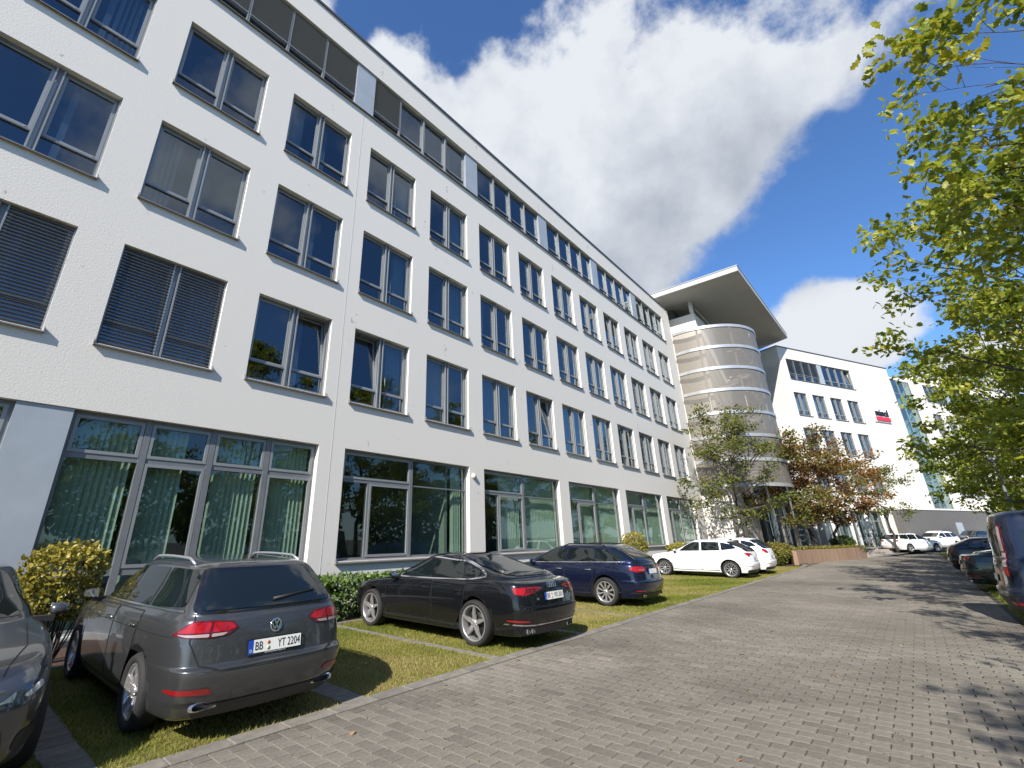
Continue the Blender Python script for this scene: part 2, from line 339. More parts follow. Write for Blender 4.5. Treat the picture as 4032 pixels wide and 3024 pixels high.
def shopfront(parent, x0, x1, z0, z1, kind, tr=3.12, seed=0, vanes='half', vmat=None):
    """ground-floor glazing; kind 'four' = four lights, 'two' = two halves with a side light"""
    W_ = x1 - x0; h = z1 - z0; t = tr - z0; mb = MB(); r = random.Random(seed)
    frame_bars(mb, 0, W_, 0, h, .07, .15, .27)
    lights = []
    if kind == 'four':
        c = [k * W_ / 4 for k in range(5)]
        for k in range(1, 4): mb.box(c[k] - .06, c[k] + .06, .13, .28, 0, h)
        mb.box(.07, W_ - .07, .148, .25, t - .05, t + .05)
        lo = 1.10 - z0
        if lo > .3: mb.box(.07, W_ - .07, .148, .25, lo - .06, lo + .06)
        for k in range(4):
            a, b = c[k] + .07, c[k + 1] - .07
            lights.append((a, b, t + .05, h - .07, True))
            lights.append((a, b, (lo + .06) if lo > .3 else .07, t - .05, k % 2 == 1))
            if lo > .3: lights.append((a, b, .07, lo - .06, False))
        cols = [(c[k] + .07, c[k + 1] - .07) for k in range(4)]
    else:
        m = W_ * .5; q = W_ * .19
        mb.box(m - .055, m + .055, .13, .28, 0, h); mb.box(.07, m - .055, .148, .25, t - .045, t + .045); mb.box(m + .055, W_ - .07, .16, .25, t - .02, t + .02)
        mb.box(q - .035, q + .035, .146, .26, 0, t - .045)
        lights = [(.07, m - .055, t + .045, h - .07, True), (m + .055, W_ - .07, t + .02, h - .07, False), (.07, q - .035, .07, t - .045, False), (q + .035, m - .055, .07, t - .045, True), (m + .055, W_ - .07, .07, t - .02, False)]
        cols = [(.1, m - .06), (m + .06, W_ - .1)]
    o = mb.build('shopfront_window', FRAME, parent, (x0, 0, z0))
    for a, b, c_, d, op in lights:
        if op:
            s = MB(); frame_bars(s, a, b, c_, d, .06, .135, .2); s.build('sash', FRAME2, o)
            p = MB(); p.box(a + .06, b - .06, .17, .178, c_ + .06, d - .06); p.build('pane', GG, o)
        else:
            p = MB(); p.box(a, b, .19, .198, c_, d); p.build('pane', GG, o)
    link('sill', sill_mesh(W_), SILL if z0 > .5 else FRAME2, o)
    vh = h - .12
    if vanes:
        vm = cached(('vg', round(vh, 2)), lambda: vane_mesh(.127, vh))
        for i, (a, b) in enumerate(cols):
            n = int((b - a) / .105)
            lo_, hi_ = {'half': (0, n), 'right': ((0, 0) if i < len(cols) - 1 else (n - 4, n)), 'gaps': ((0, n) if i == 0 else ((0, int(n * .7)) if i == 1 else (int(n * .18), n))), 'tail': ((0, n) if i == len(cols) - 1 else (n // 2, n))}[vanes]
            for k in range(lo_, hi_):
                v = link('vane', vm, vmat or VANE, o, (a + .06 + k * .105, .36, .06)); v.rotation_euler = (0, 0, R(-34 + r.uniform(-3, 3)))
    return o
ZR = (7.525, 11.04, 14.555)     # window heads of the three punched rows
def interior(parent, s0, s1, depth, step, floors, z_roof):
    mb = MB()
    for z in floors: mb.box(s0, s1, .40, depth, z - .34, z - .04, 2); mb.add([(s0, .40, z - .345), (s1, .40, z - .345), (s1, depth, z - .345), (s0, depth, z - .345)], [(0, 1, 2, 3)], 1)
    mb.add([(s0, depth, 0), (s1, depth, 0), (s1, depth, z_roof), (s0, depth, z_roof)], [(0, 3, 2, 1)])
    x = s0
    while x < s1 - .2:
        mb.box(x, x + .12, .42, depth, .02, z_roof - .3); x += step
    return mb.build('interior', [INT, INTC, INTF], parent)
def coping(parent, s0, s1, z, depth):
    mb = MB(); mb.box(s0 - .05, s1 + .05, -.05, .45, z, z + .10); mb.box(s0 - .05, s0 + .40, .452, depth, z, z + .10); mb.box(s1 - .40, s1 + .05, .452, depth, z, z + .10)
    return mb.build('roof_coping', COPE, parent)
FY = 10.9
mainb = thing('office_building', 'long white rendered office block with rows of square windows behind the parked cars', 'building', (0, FY, 0))
C0, CP = -1.65, 2.91
colx = [C0 + CP * k for k in range(-3, 13)]
ops = [(x, x + WW, z - WH, z) for x in colx for z in ZR]
ZB0, ZB1, ZROOF = 15.93, 18.05, 19.20
ops.append((colx[0], colx[-1] + WW, ZB0, ZB1))
bays = [(C0 + CP * k, C0 + CP * k + CP + WW) for k in range(-1, 12, 2)]   # ground-floor bays, two columns each
ops.append((bays[0][0], bays[1][1], .15, 3.93))
ops += [(a, b, 1.10, 3.93) for a, b in bays[2:]]
XL, XR = -12.0, 37.15
wm = wall_mesh(XL, XR, 0, ZROOF, ops, .40)
wm.add([(XR, 0, 0), (XR, 16, 0), (XR, 16, ZROOF), (XR, 0, ZROOF)], [(0, 1, 2, 3)]); wm.add([(XL, 0, 0), (XL, 16, 0), (XL, 16, ZROOF), (XL, 0, ZROOF)], [(3, 2, 1, 0)])
wm.add([(XL, 16, 0), (XR, 16, 0), (XR, 16, ZROOF), (XL, 16, ZROOF)], [(3, 2, 1, 0)]); wm.add([(XL, .0, ZROOF - .01), (XR, .0, ZROOF - .01), (XR, 16, ZROOF - .01), (XL, 16, ZROOF - .01)], [(0, 1, 2, 3)])
wm.build('wall', STUCCO, mainb)
coping(mainb, XL, XR, ZROOF, 16)
interior(mainb, XL + .05, XR - .05, 6.0, CP * 2, (4.6, 8.1, 11.6, 15.1, 18.6), ZROOF - .2)
j = MB(); j.box(6.66, 6.675, -.004, .004, .1, 15.8); j.build('expansion_joint', M('joint_sealant', (.5, .5, .5), .8), mainb)
st = {(0, 0): 'blind', (1, 0): 'blind', (2, 0): 'tiltR', (3, 0): 'tiltL', (4, 0): 'curtain', (6, 0): 'tiltR', (5, 0): 'curtain', (7, 0): 'curtain'}
for ci, x in enumerate(colx):
    for ri, z in enumerate(ZR): punched_window(mainb, x, z - WH, st.get((ci - 3, ri), ''))
rb = [(C0 + CP * k, C0 + CP * k + CP + WW) for k in range(-3, 12, 2)]
spans = []
for i, (a, b) in enumerate(rb):
    o, w = ribbon_bay(mainb, a, b, ZB0, ZB1, 4)
    if i == 2: spans += [(a + k * w + .03, a + (k + 1) * w - .03) for k in (0, 1, 2, 3)]
    if i == 3: spans += [(a + .03, a + w - .03)]
    if i < len(rb) - 1: p = MB(); p.box(b - .01, rb[i + 1][0] + .01, .05, .25, ZB0 + .02, ZB1 - .02); p.build('post_panel', PANEL, mainb)
link('sill', sill_mesh(rb[-1][1] - rb[0][0]), SILL, mainb, (rb[0][0], 0, ZB0))
stuff_slats(mainb, spans, ZB1 - .08, 21, .073)
for i, (a, b) in enumerate(bays):
    if i <= 1: shopfront(mainb, a, b, .15, 3.93, 'four', seed=i, vanes='gaps')
    else: shopfront(mainb, a, b, 1.10, 3.93, 'two', seed=i, vanes={2: 'right', 3: 'tail', 4: 'half', 5: 'half', 6: 'half'}[i])
p = MB(); p.box(bays[0][1] - .005, bays[1][0] + .005, .03, .28, .15, 3.93); p.build('pier_panel', PANEL, mainb)
p = MB(); p.lathe([(.0, -.09), (.07, -.09), (.085, -.05), (.085, -.0)], 16, 'y'); p.build('alarm_bell', M('bell_cream', (.6, .58, .5), .5), mainb, (12.32, 0, 3.62))

# right-hand wing, turned towards the entrance
W2 = thing('office_wing', 'white office wing behind the entrance, angled towards the drive, with a black and red sign', 'building', (52.39, 5.78, 0), R(-25.1))
c2 = [.80 + 2.76 * k for k in range(4)]
ops2 = [(x, x + WW * .9, z - WH, z) for x in c2 for z in ZR] + [(.95, 11.2, ZB0, ZB1), (.4, 10.4, .05, 3.6)]
WW2 = 18.4
wm = wall_mesh(0, WW2, 0, ZROOF, ops2, .40)
wm.add([(0, 0, 0), (0, 16, 0), (0, 16, ZROOF), (0, 0, ZROOF)], [(3, 2, 1, 0)]); wm.add([(WW2, 0, 0), (WW2, 16, 0), (WW2, 16, ZROOF), (WW2, 0, ZROOF)], [(0, 1, 2, 3)]); wm.add([(0, 0, ZROOF - .01), (WW2, 0, ZROOF - .01), (WW2, 16, ZROOF - .01), (0, 16, ZROOF - .01)], [(0, 1, 2, 3)])
wm.build('wall', STUCCO, W2); coping(W2, 0, WW2, ZROOF, 16)
interior(W2, .05, WW2 - .05, 6, 5.5, (4.3, 8.1, 11.6, 15.1, 18.6), ZROOF - .2)
WWs = WW; WW = WW * .9; _cache2 = _cache; _cache = {}
for x in c2:
    for z in ZR: punched_window(W2, x, z - WH, 'curtain' if (x < 4 and z > 14) else '')
WW = WWs; _cache = _cache2
ribbon_bay(W2, .95, 5.75, ZB0, ZB1, 4); ribbon_bay(W2, 6.4, 11.2, ZB0, ZB1, 4, tilt=(3,))
stuff_slats(W2, [(.98 + k * 1.2, .92 + (k + 1) * 1.2) for k in range(4)], ZB1 - .06, 19, .075)
p = MB(); p.box(5.74, 6.41, .05, .25, ZB0 + .02, ZB1 - .02); p.build('post_panel', PANEL, W2); link('sill', sill_mesh(10.25), SILL, W2, (.95, 0, ZB0))
# glazed ground floor with white columns
mb = MB(); frame_bars(mb, .4, 10.4, .05, 3.6, .09, .5, .62)
gx = [.4 + 10.0 * k / 8 for k in range(9)]
for x in gx[1:-1]: mb.box(x - .04, x + .04, .49, .63, .05, 3.6)
mb.box(.4, 10.4, .51, .6, 1.0, 1.07); mb.box(.4, 10.4, .51, .6, 2.7, 2.77)
gw = mb.build('lobby_glazing', FRAME2, W2)
for k in range(8):
    p = MB(); p.box(gx[k] + .045, gx[k + 1] - .045, .55, .56, .14, 3.51); p.build('pane', GT, gw)
for k in range(4):
    p = MB(); p.tube([(1.6 + k * 2.55, .18, 0), (1.6 + k * 2.55, .18, 3.6)], .13, 14); p.build('column', STUCCO, W2)
# sign: dark lettering over a red bar, half hidden by oak leaves in the photograph
sg = thing('wall_sign', 'white sign panel with thick black lettering above a red bar on the angled wing', 'sign'); sg.parent = None
sg.location = W2.location + Vector((math.cos(R(-25.1)) * 12.95 + math.sin(R(25.1)) * -.02, math.sin(R(-25.1)) * 12.95 - .9 * .02, 12.72)); sg.rotation_euler = (0, 0, R(-25.1))
p = MB(); p.box(-.15, 2.75, -.10, .02, -.10, 1.75); p.build('panel', M('sign_white', (.85, .85, .84), .4), sg)
p = MB(); p.box(.12, 2.55, -.19, -.10, .02, .43); p.build('red_bar', M('sign_red', (.62, .015, .03), .35), sg)
tm = text_mesh('minol', 1.12, .05, 'LEFT', .92)
t = link('lettering', tm, M('sign_black', (.012, .013, .018), .4), sg, (.10, -.16, .86), (PI / 2, 0, 0))
# glazed joint and the far wing beyond it
W3 = thing('glass_stairwell', 'green glass curtain wall between the two angled white wings', 'building', W2.location + Vector((math.cos(R(-25.1)) * (WW2 + .02), math.sin(R(-25.1)) * (WW2 + .02), 0)), R(-25.1))
mb = MB(); w3 = 4.9; z3 = 18.3
for k in range(5): x = k * w3 / 4; mb.box(x - .04, x + .04, .5, .62, 0, z3)
for k in range(12): z = .2 + k * 1.64; mb.box(.04, w3 - .04, .51, .60, z, z + .07)
gwf = mb.build('mullion_grid', FRAME2, W3)
for k in range(4):
    for q in range(11):
        p = MB(); z = .27 + q * 1.64; p.box(k * w3 / 4 + .045, (k + 1) * w3 / 4 - .045, .55, .56, z, z + 1.57); p.build('pane', GT, gwf)
mb = MB(); mb.box(0, w3, 5.5, 5.6, 0, z3); mb.box(0, w3, .5, 6, z3 + .01, z3 + .25)
for k in range(5): mb.box(.1, w3 - .1, .9, 5.4, 3.5 * k + 1.2, 3.5 * k + 1.45)
mb.build('landing', INTC, W3)
W4 = thing('far_office_wing', 'farthest white office wing beyond the green glass stairwell', 'building', W3.location + Vector((math.cos(R(-25.1)) * (w3 + .02), math.sin(R(-25.1)) * (w3 + .02), 0)), R(-25.1))
c4 = [1.6 + 2.76 * k for k in range(10)]
ops4 = [(x, x + WW * .9, z - WH, z) for x in c4 for z in ZR] + [(1.6, 28.6, ZB0, ZB1)]
wm = wall_mesh(0, 34, 0, ZROOF, ops4, .40); wm.add([(0, 0, 0), (0, 14, 0), (0, 14, ZROOF), (0, 0, ZROOF)], [(3, 2, 1, 0)]); wm.add([(0, 0, ZROOF - .01), (34, 0, ZROOF - .01), (34, 14, ZROOF - .01), (0, 14, ZROOF - .01)], [(0, 1, 2, 3)])
wm.build('wall', STUCCO, W4); coping(W4, 0, 34, ZROOF, 14); interior(W4, .05, 33.9, 6, 5.5, (4.3, 8.1, 11.6, 15.1, 18.6), ZROOF - .2)
WW = WW * .9; _cache = {}
for x in c4:
    for z in ZR: punched_window(W4, x, z - WH)
WW = WWs; _cache = _cache2
for k in range(5): ribbon_bay(W4, 1.6 + k * 5.4, 1.6 + k * 5.4 + 4.8, ZB0, ZB1, 4)
for k in range(4): p = MB(); p.box(1.6 + k * 5.4 + 4.79, 1.6 + k * 5.4 + 5.41, .05, .25, ZB0 + .02, ZB1 - .02); p.build('post_panel', PANEL, W4)
pv = thing('grey_annex', 'low dark grey clad base block in front of the far white wings', 'building', W2.location + Vector((math.cos(R(-25.1)) * 10.6, math.sin(R(-25.1)) * 10.6, 0)), R(-25.1))
CLAD = M('grey_cladding', (.12, .115, .11), .6, var=.08)
for k in range(12): p = MB(); p.box(k * 3.2 + .012, (k + 1) * 3.2 - .012, -.70, -.08, 0, 3.75); p.build('wall_panel', CLAD, pv)
p = MB(); p.box(-.05, 38.5, -.76, -.06, 3.76, 3.92); p.build('roof_edge', STUCCO, pv)
for k in range(3): p = MB(); p.box(9 + k * 9, 10.2 + k * 9, -.74, -.705, .02, 2.6); p.build('door', PANEL, pv)

# stair tower: curved perforated-metal screen, white core, big flat canopy
TW = thing('stair_tower', 'round stair tower wrapped in bronze mesh with silver rings under a large flat canopy', 'tower', (41.0, 9.7, 0))
def mesh_screen():
    m = bpy.data.materials.new('bronze_mesh'); m.use_nodes = True; t = m.node_tree; t.nodes.clear(); L = t.links.new
    o = t.nodes.new('ShaderNodeOutputMaterial'); d = t.nodes.new('ShaderNodeBsdfPrincipled'); d.inputs['Base Color'].default_value = (.235, .220, .200, 1); d.inputs['Metallic'].default_value = .15; d.inputs['Roughness'].default_value = .5
    tr = t.nodes.new('ShaderNodeBsdfTransparent'); tr.inputs[0].default_value = (.84, .81, .77, 1); lw = t.nodes.new('ShaderNodeLayerWeight'); lw.inputs[0].default_value = .35
    r = t.nodes.new('ShaderNodeMapRange'); L(lw.outputs['Facing'], r.inputs[0]); r.inputs[3].default_value = .52; r.inputs[4].default_value = .92
    co = t.nodes.new('ShaderNodeTexCoord'); n = t.nodes.new('ShaderNodeTexNoise'); n.inputs['Scale'].default_value = .35; L(co.outputs['Object'], n.inputs[0])
    bp = t.nodes.new('ShaderNodeBump'); bp.inputs['Strength'].default_value = .1; bp.inputs['Distance'].default_value = .1; L(n.outputs[0], bp.inputs['Height']); L(bp.outputs[0], d.inputs['Normal'])
    x = t.nodes.new('ShaderNodeMixShader'); L(r.outputs[0], x.inputs[0]); L(tr.outputs[0], x.inputs[1]); L(d.outputs[0], x.inputs[2]); L(x.outputs[0], o.inputs[0]); return m
BRZ = mesh_screen(); RING = M('ring_steel', (.46, .47, .475), .35, .5, var=.12, vscale=2)
TR, T0, T1, NS = 3.95, 4.55, 17.0, 9
A0, A1 = R(163), R(372)
zs = [T0 + (T1 - T0) * k / 7.2 for k in range(8)]; zs = [17.0 - 1.73 * k for k in range(8)][::-1]
def arc(rad, a): return (rad * math.cos(a), rad * math.sin(a))
for q in range(8):
    z0, z1 = zs[q] + .12, (zs[q + 1] - .12 if q < 7 else None)
    if z1 is None: continue
    for k in range(6):
        mb = MB(); a0 = A0 + (A1 - A0) * k / 6; a1 = A0 + (A1 - A0) * (k + 1) / 6; n = 10
        vs = []
        for i in range(n + 1): c = arc(TR, a0 + (a1 - a0) * i / n); vs += [(c[0], c[1], z0), (c[0], c[1], z1)]
        mb.add(vs, [(2 * i, 2 * i + 2, 2 * i + 3, 2 * i + 1) for i in range(n)], 0, True); mb.build('mesh_panel', BRZ, TW)
for z in zs:
    mb = MB(); n = 72; vs = []
    for i in range(n + 1):
        a = A0 + (A1 - A0) * i / n
        for rr, dz in ((TR + .06, -.115), (TR + .06, .115), (TR - .10, .115), (TR - .10, -.115)): c = arc(rr, a); vs.append((c[0], c[1], z + dz))
    mb.add(vs, [(4 * i + j, 4 * (i + 1) + j, 4 * (i + 1) + (j + 1) % 4, 4 * i + (j + 1) % 4) for i in range(n) for j in range(4)]); mb.build('ring', RING, TW)
mb = MB(); mb.box(-3.3, 2.6, -.9, 4.5, 0, 17.2); mb.box(-3.0, 2.2, -.6, 4.5, 17.201, 18.75); mb.build('core_wall', STUCCO, TW)
for q in range(6):                          # stair flights behind the mesh
    mb = MB(); z = 5.2 + q * 1.73
    for s_ in range(10):
        a = R(215) + R(80) * s_ / 10 if q % 2 == 0 else R(325) - R(80) * s_ / 10
        c = arc(2.6, a); mb.box(c[0] - .5, c[0] + .5, c[1] - .5, c[1] + .5, z + s_ * .17, z + s_ * .17 + .12)
    mb.build('stair_flight', M('stair_concrete', (.42, .41, .40), .8, var=.1), TW)
for k in range(5):
    c = arc(TR - .35, R(190) + R(40) * k); mb = MB(); mb.tube([(c[0], c[1], .1), (c[0], c[1], 17)], .07, 8); mb.build('column', RING, TW)
mb = MB(); mb.tube([(-2.6, -.35, 18.75), (-2.6, -.35, 20.0)], .16, 14); mb.build('canopy_column', STUCCO, TW)
mb = MB(); mb.tube([(2.0, .6, 18.75), (2.0, .6, 20.0)], .16, 14); mb.build('canopy_column', STUCCO, TW)
mb = MB(); mb.tube([(-1.6, -.4, 19.7), (3.6, -1.6, 17.15)], .05, 8); mb.build('brace', RING, TW)
mb = MB(); mb.box(-2.2, 1.8, 1.2, 4.5, 18.76, 19.99); mb.build('recess_box', M('recess_dark', (.05, .05, .05), .5), TW)  # added box; its near-black colour stands for the dark recess under the canopy
CANP = M('canopy_soffit', (.40, .40, .385), .75, var=.05, vscale=.4)
ax, ay = 41.0, 9.7
cp = [(35.62, 5.0), (53.1, 4.72), (58.7, 15.3), (35.62, 17.0)]
mb = MB(); mb.prism([(x - ax, y - ay) for x, y in cp], 20.0, 20.42)
cx, cy = sum(p[0] for p in cp) / 4, sum(p[1] for p in cp) / 4
mb.build('canopy', CANP, TW)
mb = MB(); n = 4
def inset(k): return [(cx + (x - cx) * k - ax, cy + (y - cy) * k - ay) for x, y in cp]
o1, o2 = inset(1.004), inset(.985)
mb.add([(x, y, 20.421) for x, y in o1] + [(x, y, 20.47) for x, y in o1] + [(x, y, 20.47) for x, y in o2] + [(x, y, 20.421) for x, y in o2], [((i), (i + 1) % 4, 4 + (i + 1) % 4, 4 + i) for i in range(4)] + [(4 + i, 4 + (i + 1) % 4, 8 + (i + 1) % 4, 8 + i) for i in range(4)] + [(8 + i, 8 + (i + 1) % 4, 12 + (i + 1) % 4, 12 + i) for i in range(4)])
mb.build('canopy_edge', RING, TW)
# entrance hall between the tower and the wing
EH = thing('entrance_hall', 'recessed glass entrance hall between the stair tower and the angled wing', 'entrance', (44.6, 8.6, 0), R(-12))
mb = MB(); frame_bars(mb, 0, 9.6, 0, 3.9, .10, 0, .12)
for k in range(1, 8): mb.box(k * 1.2 - .04, k * 1.2 + .04, -.012, .13, 0, 3.9)
mb.box(.1, 9.5, -.004, .11, 2.6, 2.72)
ef = mb.build('frame', FRAME2, EH)
for k in range(8): p = MB(); p.box(k * 1.2 + .045, k * 1.2 + 1.155, .05, .06, .1, 3.8); p.build('pane', GT, ef)
p = MB(); p.box(-.2, 10.4, -1.2, 8, 3.95, 4.45); p.build('roof_slab', STUCCO, EH)
p = MB(); p.box(-.2, 10.4, .8, 7, 4.46, 17.5); p.build('upper_glazing', M('hall_dark', (.10, .11, .11), .25), EH)
p = MB(); p.box(0, 9.6, 6.5, 6.6, 0, 3.9); p.build('back_wall', INT, EH)
for k in range(2):
    p = MB()
    for q in range(4): p.box(2.4 + k * 3.0, 3.5 + k * 3.0, -.10, -.06, .6 + q * .45, .72 + q * .45)
    p.build('letter_slats', RING, EH)
for k in range(5): p = MB(); p.tube([(.7 + k * 2.1, -.9, 0), (.7 + k * 2.1, -.9, 3.95)], .14, 12); p.build('column', STUCCO, EH)
# ---------------------------------------------------------------- ground
KERB_Y = 4.75
def attr_mat(name, cols, rough=.9, attr='tint', var_scale=0, bump=0., bscale=60, translucent=0., spec=.2):
    m, t, b = newmat(name); L = t.links.new
    a = t.nodes.new('ShaderNodeAttribute'); a.attribute_name = attr; r = t.nodes.new('ShaderNodeValToRGB'); L(a.outputs['Fac'], r.inputs[0])
    el = r.color_ramp.elements
    while len(el) < len(cols): el.new(.5)
    for i, c in enumerate(cols): el[i].position = i / (len(cols) - 1); el[i].color = (*c, 1)
    out = r.outputs[0]; co = t.nodes.new('ShaderNodeTexCoord')
    if var_scale:
        n = t.nodes.new('ShaderNodeTexNoise'); L(co.outputs['Object'], n.inputs[0]); n.inputs['Scale'].default_value = var_scale; n.inputs['Detail'].default_value = 7; n.inputs['Roughness'].default_value = .7
        rr = t.nodes.new('ShaderNodeMapRange'); L(n.outputs[0], rr.inputs[0]); rr.inputs[1].default_value = .25; rr.inputs[2].default_value = .75; rr.inputs[3].default_value = .62; rr.inputs[4].default_value = 1.35
        h = t.nodes.new('ShaderNodeHueSaturation'); L(out, h.inputs['Color']); L(rr.outputs[0], h.inputs['Value']); out = h.outputs[0]
        n2 = t.nodes.new('ShaderNodeTexNoise'); L(co.outputs['Object'], n2.inputs[0]); n2.inputs['Scale'].default_value = .35; n2.inputs['Detail'].default_value = 4
        r2 = t.nodes.new('ShaderNodeMapRange'); L(n2.outputs[0], r2.inputs[0]); r2.inputs[1].default_value = .35; r2.inputs[2].default_value = .65; r2.inputs[3].default_value = .74; r2.inputs[4].default_value = 1.20
        h2 = t.nodes.new('ShaderNodeHueSaturation'); L(out, h2.inputs['Color']); L(r2.outputs[0], h2.inputs['Value']); out = h2.outputs[0]
    L(out, b.inputs['Base Color']); b.inputs['Roughness'].default_value = rough; b.inputs['Specular IOR Level'].default_value = spec
    if bump:
        n = t.nodes.new('ShaderNodeTexNoise'); L(co.outputs['Object'], n.inputs[0]); n.inputs['Scale'].default_value = bscale; n.inputs['Detail'].default_value = 5
        bp = t.nodes.new('ShaderNodeBump'); bp.inputs['Strength'].default_value = bump; bp.inputs['Distance'].default_value = .01; L(n.outputs[0], bp.inputs['Height']); L(bp.outputs[0], b.inputs['Normal'])
    if translucent:
        tl = t.nodes.new('ShaderNodeBsdfTranslucent'); L(out, tl.inputs[0]); x = t.nodes.new('ShaderNodeMixShader'); x.inputs[0].default_value = translucent
        o = t.nodes['Material Output']; L(b.outputs[0], x.inputs[1]); L(tl.outputs[0], x.inputs[2]); L(x.outputs[0], o.inputs[0])
    MATS[name] = m; return m
def sheet(name, poly, z, mat, kind='structure'):
    mb = MB(); mb.add([(x, y, z) for x, y in poly], [tuple(range(len(poly)))]); return tag(mb.build(name, mat), kind=kind)
sheet('ground', [(-300, -300), (500, -300), (500, 300), (-300, 300)], -.06, M('earth', (.085, .075, .055), .95, var=.25, vscale=.8))
JOINT = M('paving_joint', (.030, .026, .019), .95, col2=(.030, .036, .016), vscale=1.6)
PY0 = -1.15
drive = sheet('driveway', [(-14, PY0), (110, PY0), (110, KERB_Y), (-14, KERB_Y)], -.009, JOINT)
PAVE = attr_mat('concrete_paver', [(.136, .123, .104), (.170, .154, .131), (.206, .186, .158)], .92, var_scale=26, bump=.25, bscale=160)
# pavers in running bond: courses run across the drive
CW, PL, GAP = .150, .252, .009
def paver_block(xs_, ys_, rot_seed, ls=None):
    rng = np.random.default_rng(rot_seed); n = len(xs_)
    w, l = CW - GAP, PL - GAP; b = .0025
    base = np.array([[-w / 2, -l / 2, -.009], [w / 2, -l / 2, -.009], [w / 2, l / 2, -.009], [-w / 2, l / 2, -.009], [-w / 2 + b, -l / 2 + b, 0], [w / 2 - b, -l / 2 + b, 0], [w / 2 - b, l / 2 - b, 0], [-w / 2 + b, l / 2 - b, 0]])
    F0 = np.array([[4, 5, 6, 7], [0, 1, 5, 4], [1, 2, 6, 5], [2, 3, 7, 6], [3, 0, 4, 7]])
    V = np.repeat(base[None], n, 0)
    if ls is not None: V[:, :, 1] = np.sign(V[:, :, 1]) * (np.abs(V[:, :, 1]) - (1 - ls[:, None]) * PL / 2)
    tx = rng.normal(0, .004, n); ty = rng.normal(0, .004, n); dz = rng.normal(0, .0007, n)
    V[:, :, 2] += (dz[:, None] + V[:, :, 0] * tx[:, None] + V[:, :, 1] * ty[:, None]) * (V[:, :, 2] > -.005)
    V[:, :, 0] += xs_[:, None]; V[:, :, 1] += ys_[:, None]
    F = (F0[None] + (np.arange(n) * 8)[:, None, None]).reshape(-1, 4); t = np.clip(rng.normal(.5, .17, n), 0, 1)
    return V.reshape(-1, 3), F, np.repeat(t, 5)
gx_, gy_, gl_ = [], [], []
nc = int((62 + 1.5) / CW); YT = KERB_Y - .004
for i in range(nc):
    x = -1.5 + i * CW; top = YT
    if i % 2: gx_.append(x); gy_.append(top - PL / 4); gl_.append(.5); top -= PL / 2
    while top - PL > PY0: gx_.append(x); gy_.append(top - PL / 2); gl_.append(1.); top -= PL
    if top - PL / 2 > PY0: gx_.append(x); gy_.append(top - PL / 4); gl_.append(.5)
gx_ = np.array(gx_); gy_ = np.array(gy_); gl_ = np.array(gl_)
P3 = np.stack([gx_, gy_, np.full_like(gx_, -1.65)], -1)
zc_ = P3 @ np.array(cf); xc_ = P3 @ np.array(cr) / np.maximum(zc_, .01); yc_ = P3 @ np.array(cu) / np.maximum(zc_, .01)
inv = (zc_ > .3) & (1839 + 1819 * xc_ > -60) & (1839 + 1819 * xc_ < 4090) & (1420 - 1819 * yc_ < 3090)
order = np.argsort(np.where(inv & (gl_ > .9), zc_, 1e9)); near = set(order[:300].tolist())
idx = np.array([i for i in range(len(gx_)) if i not in near])
V, F, T = paver_block(gx_[idx], gy_[idx], 5, gl_[idx]); me = npmesh('pavers', V, F); face_attr(me, 'tint', T)
tag(link('paver_field', me, PAVE, drive), kind='stuff')
vm = []
for k in range(8):
    V, F, T = paver_block(np.zeros(1), np.zeros(1), 40 + k); me = npmesh('paver', V, F); face_attr(me, 'tint', T); me.materials.append(PAVE); vm.append(me)
for i in sorted(near): link('paver', vm[random.randrange(8)], None, drive, (float(gx_[i]), float(gy_[i]), 0))
# kerb stones between drive and grass parking
KST = M('kerb_concrete', (.165, .152, .130), .9, var=.22, vscale=7, bump=.3, bscale=90, objvar=.12)
kerb = tag(bpy.data.objects.new('kerb', None), kind='structure'); COL.objects.link(kerb)
def stone_mesh(l, w, h=.06):
    mb = MB(); b = .008; x, y = l / 2, w / 2
    mb.add([(-x, -y, -h), (x, -y, -h), (x, y, -h), (-x, y, -h), (-x, -y, -b), (x, -y, -b), (x, y, -b), (-x, y, -b), (-x + b, -y + b, 0), (x - b, -y + b, 0), (x - b, y - b, 0), (-x + b, y - b, 0)], [(8, 9, 10, 11)] + [(i, (i + 1) % 4, 4 + (i + 1) % 4, 4 + i) for i in range(4)] + [(4 + i, 4 + (i + 1) % 4, 8 + (i + 1) % 4, 8 + i) for i in range(4)]); return mb.mesh('stone')
ks = stone_mesh(.492, .19)
for i in range(76): link('kerb_stone', ks, KST, kerb, (-3.0 + i * .5, KERB_Y + .10 + (0 if i < 66 else (i - 66) ** 2 * .004), .012 + random.uniform(-.002, .002)), (random.uniform(-.006, .006), 0, random.uniform(-.004, .004)))
# stone strips that mark the parking bays
strip_x = [1.22, 3.72 - .10, 6.05, 8.45, 10.95, 13.5, 16.1, 18.7, 21.3, 24.3, 27.0]
st_m = [stone_mesh(.155, .228), stone_mesh(.30, .228)]
bayl = tag(bpy.data.objects.new('bay_marking', None), kind='structure'); COL.objects.link(bayl)
for s_i, x in enumerate(strip_x):
    wide = s_i in (0, 1); y = 4.96 + .115
    while y < 9.1:
        link('marking_stone', st_m[1 if wide else 0], KST, bayl, (x + random.uniform(-.006, .006), y, .006 + random.uniform(-.003, .003)), (random.uniform(-.01, .01), random.uniform(-.01, .01), random.uniform(-.02, .02))); y += .236
